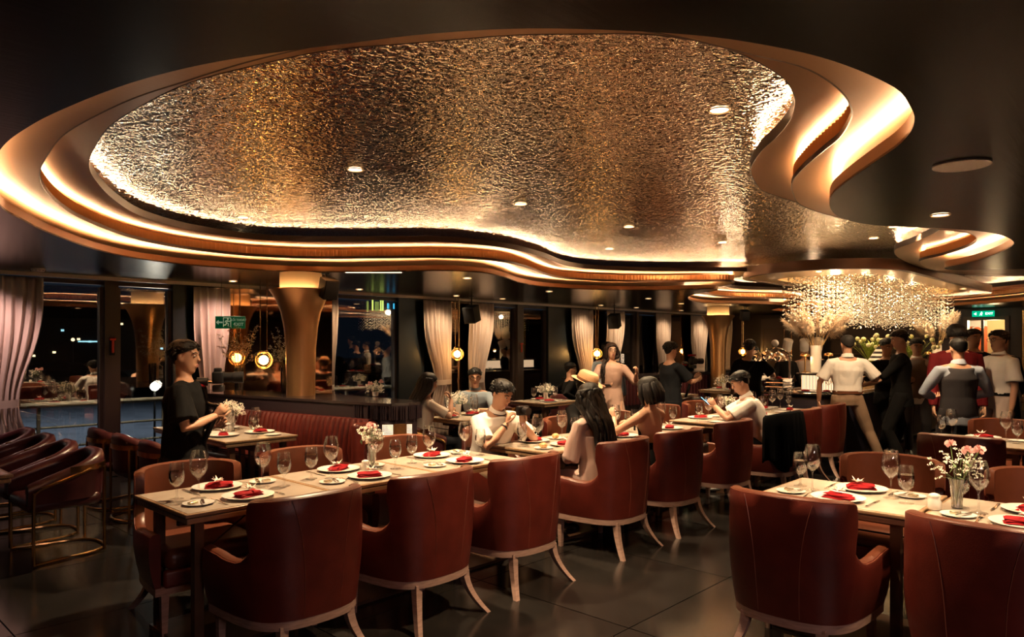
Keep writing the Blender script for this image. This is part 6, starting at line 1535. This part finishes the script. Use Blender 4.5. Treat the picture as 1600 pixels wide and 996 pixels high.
def exit_sign(label, loc, rz, w_, h_, body_m, ink, full=True):
    t = thing('exit_sign', label, 'sign', loc, rz)
    g = G(); g.rbox((0, 0, 0), (w_, 0.03, h_), 0.005); g.obj('sign_board', body_m, t)
    yb = -0.0185
    if full:
        g = G(); x0 = -w_*0.47
        g.add([(x0, yb, 0), (x0 + w_*.09, yb, h_*.2), (x0 + w_*.09, yb, h_*.06), (x0 + w_*.22, yb, h_*.06), (x0 + w_*.22, yb, -h_*.06), (x0 + w_*.09, yb, -h_*.06), (x0 + w_*.09, yb, -h_*.2)], [(0, 1, 2, 3, 4, 5, 6)]); g.obj('arrow', ink, t, 0)
        g = G(); cx_ = -w_*0.10; s_ = h_*0.78; 
        for q in (((-.36, -.46), (-.36, .46)), ((-.36, .46), (.36, .46)), ((.36, .46), (.36, -.46))): g.tube([(cx_ + q[0][0]*s_, yb, q[0][1]*s_), (cx_ + q[1][0]*s_, yb, q[1][1]*s_)], 0.004, 5)
        g.obj('doorway_outline', ink, t)
        running_man(t, cx_, yb, 0, h_*0.72, ink)
        text('LỐI THOÁT', h_*0.23, ink, t, (w_*0.29, yb, h_*0.19)); text('EXIT', h_*0.36, ink, t, (w_*0.29, yb, -h_*0.17))
    else:
        g = G(); x0 = -w_*0.42; g.add([(x0, yb, 0), (x0 + w_*.12, yb, h_*.25), (x0 + w_*.12, yb, -h_*.25)], [(0, 1, 2)]); g.obj('arrow', ink, t, 0)
        running_man(t, -w_*0.08, yb, 0, h_*0.75, ink); text('EXIT', h_*0.55, ink, t, (w_*0.27, yb, 0))
    for s in (-1, 1): g = G(); g.tube([(s*w_*0.3, 0, h_/2), (s*w_*0.3, 0, 2.4 - loc[2])], 0.003, 5); g.obj('hanger', 'black_metal', t)
    return t
exit_sign('green hanging exit sign with arrow and running figure before the mirrored pier', (4.12, 8.70, 1.87), HEAD - PI/2 + 0.15, 0.355, 0.155, 'sign_green', 'sign_pale')
exit_sign('glowing green exit sign above the far doorway', (18.70, 3.33, 2.27), -PI/2, 0.42, 0.13, 'sign_glow', 'sign_white', False)
# emergency hammer on the window post
t = thing('emergency_hammer', 'red emergency hammer fixed to the brown window post', 'hammer', (3.005, Y1 - 0.13, 1.575))
mat('red_plastic', (0.75, 0.06, 0.03), 0.4)
g = G(); g.rbox((0, 0, 0), (0.030, 0.022, 0.16), 0.008); g.obj('handle', 'red_plastic', t); g = G(); g.tube([(-0.034, -0.005, 0.085), (0.030, -0.005, 0.085)], [0.016, 0.016], 10); g.obj('hammer_head', 'red_plastic', t); g = G(); g.rbox((0, 0.02, 0.0), (0.062, 0.012, 0.22), 0.004); g.obj('holder', 'black_plastic', t)
t = thing('emergency_hammer', 'small red hammer on the far slim window post', 'hammer', (10.27, Y1 - 0.13, 1.52))
g = G(); g.rbox((0, 0, 0), (0.030, 0.022, 0.16), 0.008); g.obj('handle', 'red_plastic', t); g = G(); g.tube([(-0.034, -0.005, 0.085), (0.030, -0.005, 0.085)], [0.016, 0.016], 10); g.obj('hammer_head', 'red_plastic', t)
t = thing('smoke_detector', 'white smoke detector on the ceiling above the tied curtain', 'detector', (2.10, 8.85, ZC - 0.0005))
g = G(); g.lathe([(0.001, 0), (0.068, 0), (0.068, -0.018), (0.055, -0.034), (0.001, -0.036)], 22); g.obj('housing', 'white_china', t); g = G()
for k in range(12): a = 2*PI*k/12; g.box((0.062*math.cos(a), 0.062*math.sin(a), -0.024), (0.016, 0.004, 0.010), a)
o = g.obj('vents', 'black_plastic', t, 0); o['kind'] = 'stuff'
def speaker_disc(label, x, y, r=0.115):
    t = thing('ceiling_speaker', label, 'speaker', (x, y, ZC - 0.0005), 0, 'flush white ceiling speakers')
    g = G(); g.lathe([(r, 0), (r, -0.008), (r*.93, -0.011)], 30, cap=False); g.obj('rim', 'rail_white', t); g = G(); g.lathe([(r*.93, -0.0105), (0.001, -0.009)], 30, cap=False); g.obj('grille', 'rail_white', t)
speaker_disc('white oval-looking speaker disc in the dark ceiling beside the wavy light curve', 3.70, 0.74); speaker_disc('white speaker disc in the ceiling beyond the black cube speaker', 4.40, 7.10 + 0.45, 0.10)
emis_mat('line_light', (1.0, 0.72, 0.45), 4)
t = thing('line_light', 'short bright linear light in the lip above the brass column', 'lamp', (4.78, 6.62, ZC - 0.001), math.radians(-46))
g = G(); g.box((0, 0, -0.002), (0.62, 0.035, 0.004)); g.obj('diffuser', 'line_light', t, 0); g = G(); g.box((0, 0, 0.0), (0.66, 0.055, 0.003)); g.obj('housing', 'fascia_dark', t, 0)
def black_speaker(label, x, y, z, rz, tilt=0.35, s=1.0, bx=0, by=0):
    t = thing('black_speaker', label, 'speaker', (x, y, z), 0, 'black cube loudspeakers under the ceiling'); h = G(); h.rbox((0, 0, 0), (0.17*s, 0.17*s, 0.22*s), 0.012); o = h.obj('cabinet', 'black_plastic', t); o.rotation_euler = (tilt, 0, rz)
    g = G(); g.rbox((0, -0.087*s, 0), (0.15*s, 0.006, 0.20*s), 0.002); q = g.obj('grille', 'black_metal', o)
    g = G(); g.tube([(0, 0, 0.08*s), (bx, by, ZC - z - 0.01), (bx, by, ZC - z)], 0.012, 7); g.tube([(bx, by, ZC - z - 0.012), (bx, by, ZC - z)], 0.045, 12); g.obj('bracket', 'black_metal', t)
black_speaker('black cube speaker hanging in front of the large brass column', 4.40, 6.93, 2.215, HEAD - PI/2 + 0.7, bx=0.07, by=0.17)
black_speaker('black speaker hanging between the two middle cream curtains', 8.3, 8.75, 2.10, HEAD - PI/2 - 0.5, 0.3, 1.25)
black_speaker('black speaker hanging before the curtain behind the standing woman', 12.4, 8.75, 2.08, HEAD - PI/2 - 0.5, 0.3, 1.3)
black_speaker('small black speaker beside the distant brass column', 14.75, 7.0, 2.22, HEAD - PI/2, 0.3)
# lit indicator bars seen high in the fourth window
t = thing('equaliser_light', 'row of small lime and blue bars glowing high in a window', 'light', (7.05, Y1 - 0.06, 2.16))
for k, (dx, m) in enumerate(((-0.52, 'screen_lime'), (-0.36, 'screen_lime'), (-0.32, 'screen_lime'), (-0.22, 'screen_blue'), (-0.10, 'screen_blue'), (0.0, 'screen_lime'))):
    g = G(); g.box((dx + 0.3, 0, 0.06), (0.022, 0.01, 0.17 if k < 3 else 0.09)); g.obj('bar', m, t, 0)

# ------------------------------------------------------------------ far wall: door, corridor, framed mirror, cabinets
mat('corridor', (0.62, 0.42, 0.20), 0.7); mat('poster_orange', (0.75, 0.16, 0.05), 0.6); mat('white_paint', (0.8, 0.75, 0.68), 0.6)
g = G(); g.box((X1 + 1.6, (DY0+DY1)/2 + 0.2, 1.2), (0.1, 2.6, 2.5)); struct(g.obj('wall_corridor', 'corridor', smooth=0))
g = G(); g.box((X1 + 0.9, (DY0+DY1)/2, -0.06), (1.5, 2.6, 0.1)); struct(g.obj('floor_corridor', 'floor_tile', smooth=0))
lamp('corridor_light', 'POINT', (X1 + 0.9, (DY0+DY1)/2, 2.1), 22, (1.0, 0.72, 0.40), 0.15)
o = thing('door_frame_set', None, None); COL.objects.unlink(o); bpy.data.objects.remove(o)
g = G(); g.box((X1 - 0.02, DY0 - 0.04, DZ/2), (0.08, 0.08, DZ)); g.box((X1 - 0.02, DY1 + 0.04, DZ/2), (0.08, 0.08, DZ)); g.box((X1 - 0.02, (DY0+DY1)/2, DZ + 0.04), (0.08, DY1-DY0+0.16, 0.08)); struct(g.obj('door_1', 'wood_dark', smooth=0))
g = G(); g.box((X1 + 0.05, (DY0+DY1)/2 + 0.08, DZ/2), (0.04, 0.05, DZ)); g.obj('door_stile', 'wood_dark', bpy.data.objects['door_1'], 0)
t = thing('notice_board', 'orange notice with a white prohibition ring on the corridor wall', 'sign', (X1 + 1.53, 3.78, 1.62))
g = G(); g.box((0, 0, 0), (0.02, 0.42, 1.1)); g.obj('board', 'poster_orange', t, 0); g = G(); g.tube([(-0.014, 0.13*math.cos(a), 0.28 + 0.13*math.sin(a)) for a in [2*PI*k/22 for k in range(23)]], 0.018, 6, cap=False); g.tube([(-0.014, -0.09, 0.19), (-0.014, 0.09, 0.37)], 0.016, 6); g.obj('ring_mark', 'white_paint', t); g = G(); g.box((-0.012, 0, 0.48), (0.01, 0.42, 0.14)); g.obj('white_header', 'white_paint', t, 0)
t = thing('wall_mirror', 'tall brass-framed mirror beside the far doorway', 'mirror', (X1 - 0.03, 2.25, 1.25))
g = G(); g.box((0, 0, 0), (0.02, 0.75, 2.1)); g.obj('mirror_glass', 'mirror_bronze', t, 0); g = G(); g.tube([(-0.01, -0.39, -1.08), (-0.01, 0.39, -1.08), (-0.01, 0.39, 1.08), (-0.01, -0.39, 1.08), (-0.01, -0.39, -1.08)], 0.025, 6); g.obj('frame', 'brass', t)
t = thing('tall_cabinet', 'tall dark cabinet with a fine brass outline behind the bar', 'cabinet', (X1 - 0.25, 7.6, 0))
g = G(); g.box((0, 0, 1.17), (0.45, 1.5, 2.33)); g.obj('body', 'wall_dark', t, 0)
for k in (-1, 1): g = G(); g.box((-0.235, 0.375*k, 1.17), (0.02, 0.71, 2.2)); d_ = g.obj('door', 'frame_brown', t, 0); g = G(); g.tube([(-0.25, 0.375*k - 0.28, 0.3), (-0.25, 0.375*k + 0.28, 0.3), (-0.25, 0.375*k + 0.28, 2.0), (-0.25, 0.375*k - 0.28, 2.0), (-0.25, 0.375*k - 0.28, 0.3)], 0.01, 5); g.obj('brass_outline', 'brass', d_)
t = thing('back_shelf', 'dark shelf unit with lit niches behind the chefs', 'shelf', (X1 - 0.25, 5.3, 0))
g = G(); g.box((0.1, 0, 1.15), (0.25, 2.6, 2.3)); g.obj('back_panel', 'wall_dark', t, 0)
for z in (0.95, 1.35, 1.75): g = G(); g.box((-0.08, 0, z), (0.30, 2.6, 0.03)); g.obj('shelf_board', 'wood_dark', t, 0)
g = G(); g.box((-0.02, 0.9, 1.15), (0.01, 0.12, 0.3)); g.obj('lit_niche', 'line_light', t, 0)
# dried flower sprays and a tall vase on the counter corner below the pendant
def spray_vase(label, x, y, z, n, seed, m='plume'):
    rnd = random.Random(seed); t = thing('dried_flower_vase', label, 'vase', (x, y, z)); g = G(); g.lathe([(0.045, 0), (0.05, .12), (0.052, .30), (0.046, .30), (0.04, 0.02), (0.001, 0.02)], 20); g.obj('vase', 'cut_glass', t)
    st, bl = G(), G()
    for k in range(n):
        a = rnd.uniform(0, 2*PI); q = rnd.uniform(.04, .26); b = Vector((q*math.cos(a), q*math.sin(a), .30 + rnd.uniform(.12, .52))); st.tube([(0, 0, .05), (b.x*.25, b.y*.25, .32), b], 0.002, 4)
        for j in range(16):
            c = Vector((b.x*.25, b.y*.25, .32)).lerp(b, rnd.uniform(.4, 1)) + Vector((rnd.uniform(-1, 1), rnd.uniform(-1, 1), rnd.uniform(-1, 1)))*0.03; blossom(bl, c, 0.016, 3, rnd)
    o = st.obj('stems', 'dry_stem', t); o['kind'] = 'stuff'; o = bl.obj('dried_blossoms', m, t, 0); o['kind'] = 'stuff'
spray_vase('glass vase of dried cream sprays against the large brass column', 4.36, 7.80, 1.026, 20, 3, 'petal_white')
spray_vase('glass vase of dark dried sprays under the exit sign', 4.00, 8.22, 1.026, 18, 4, 'plume')
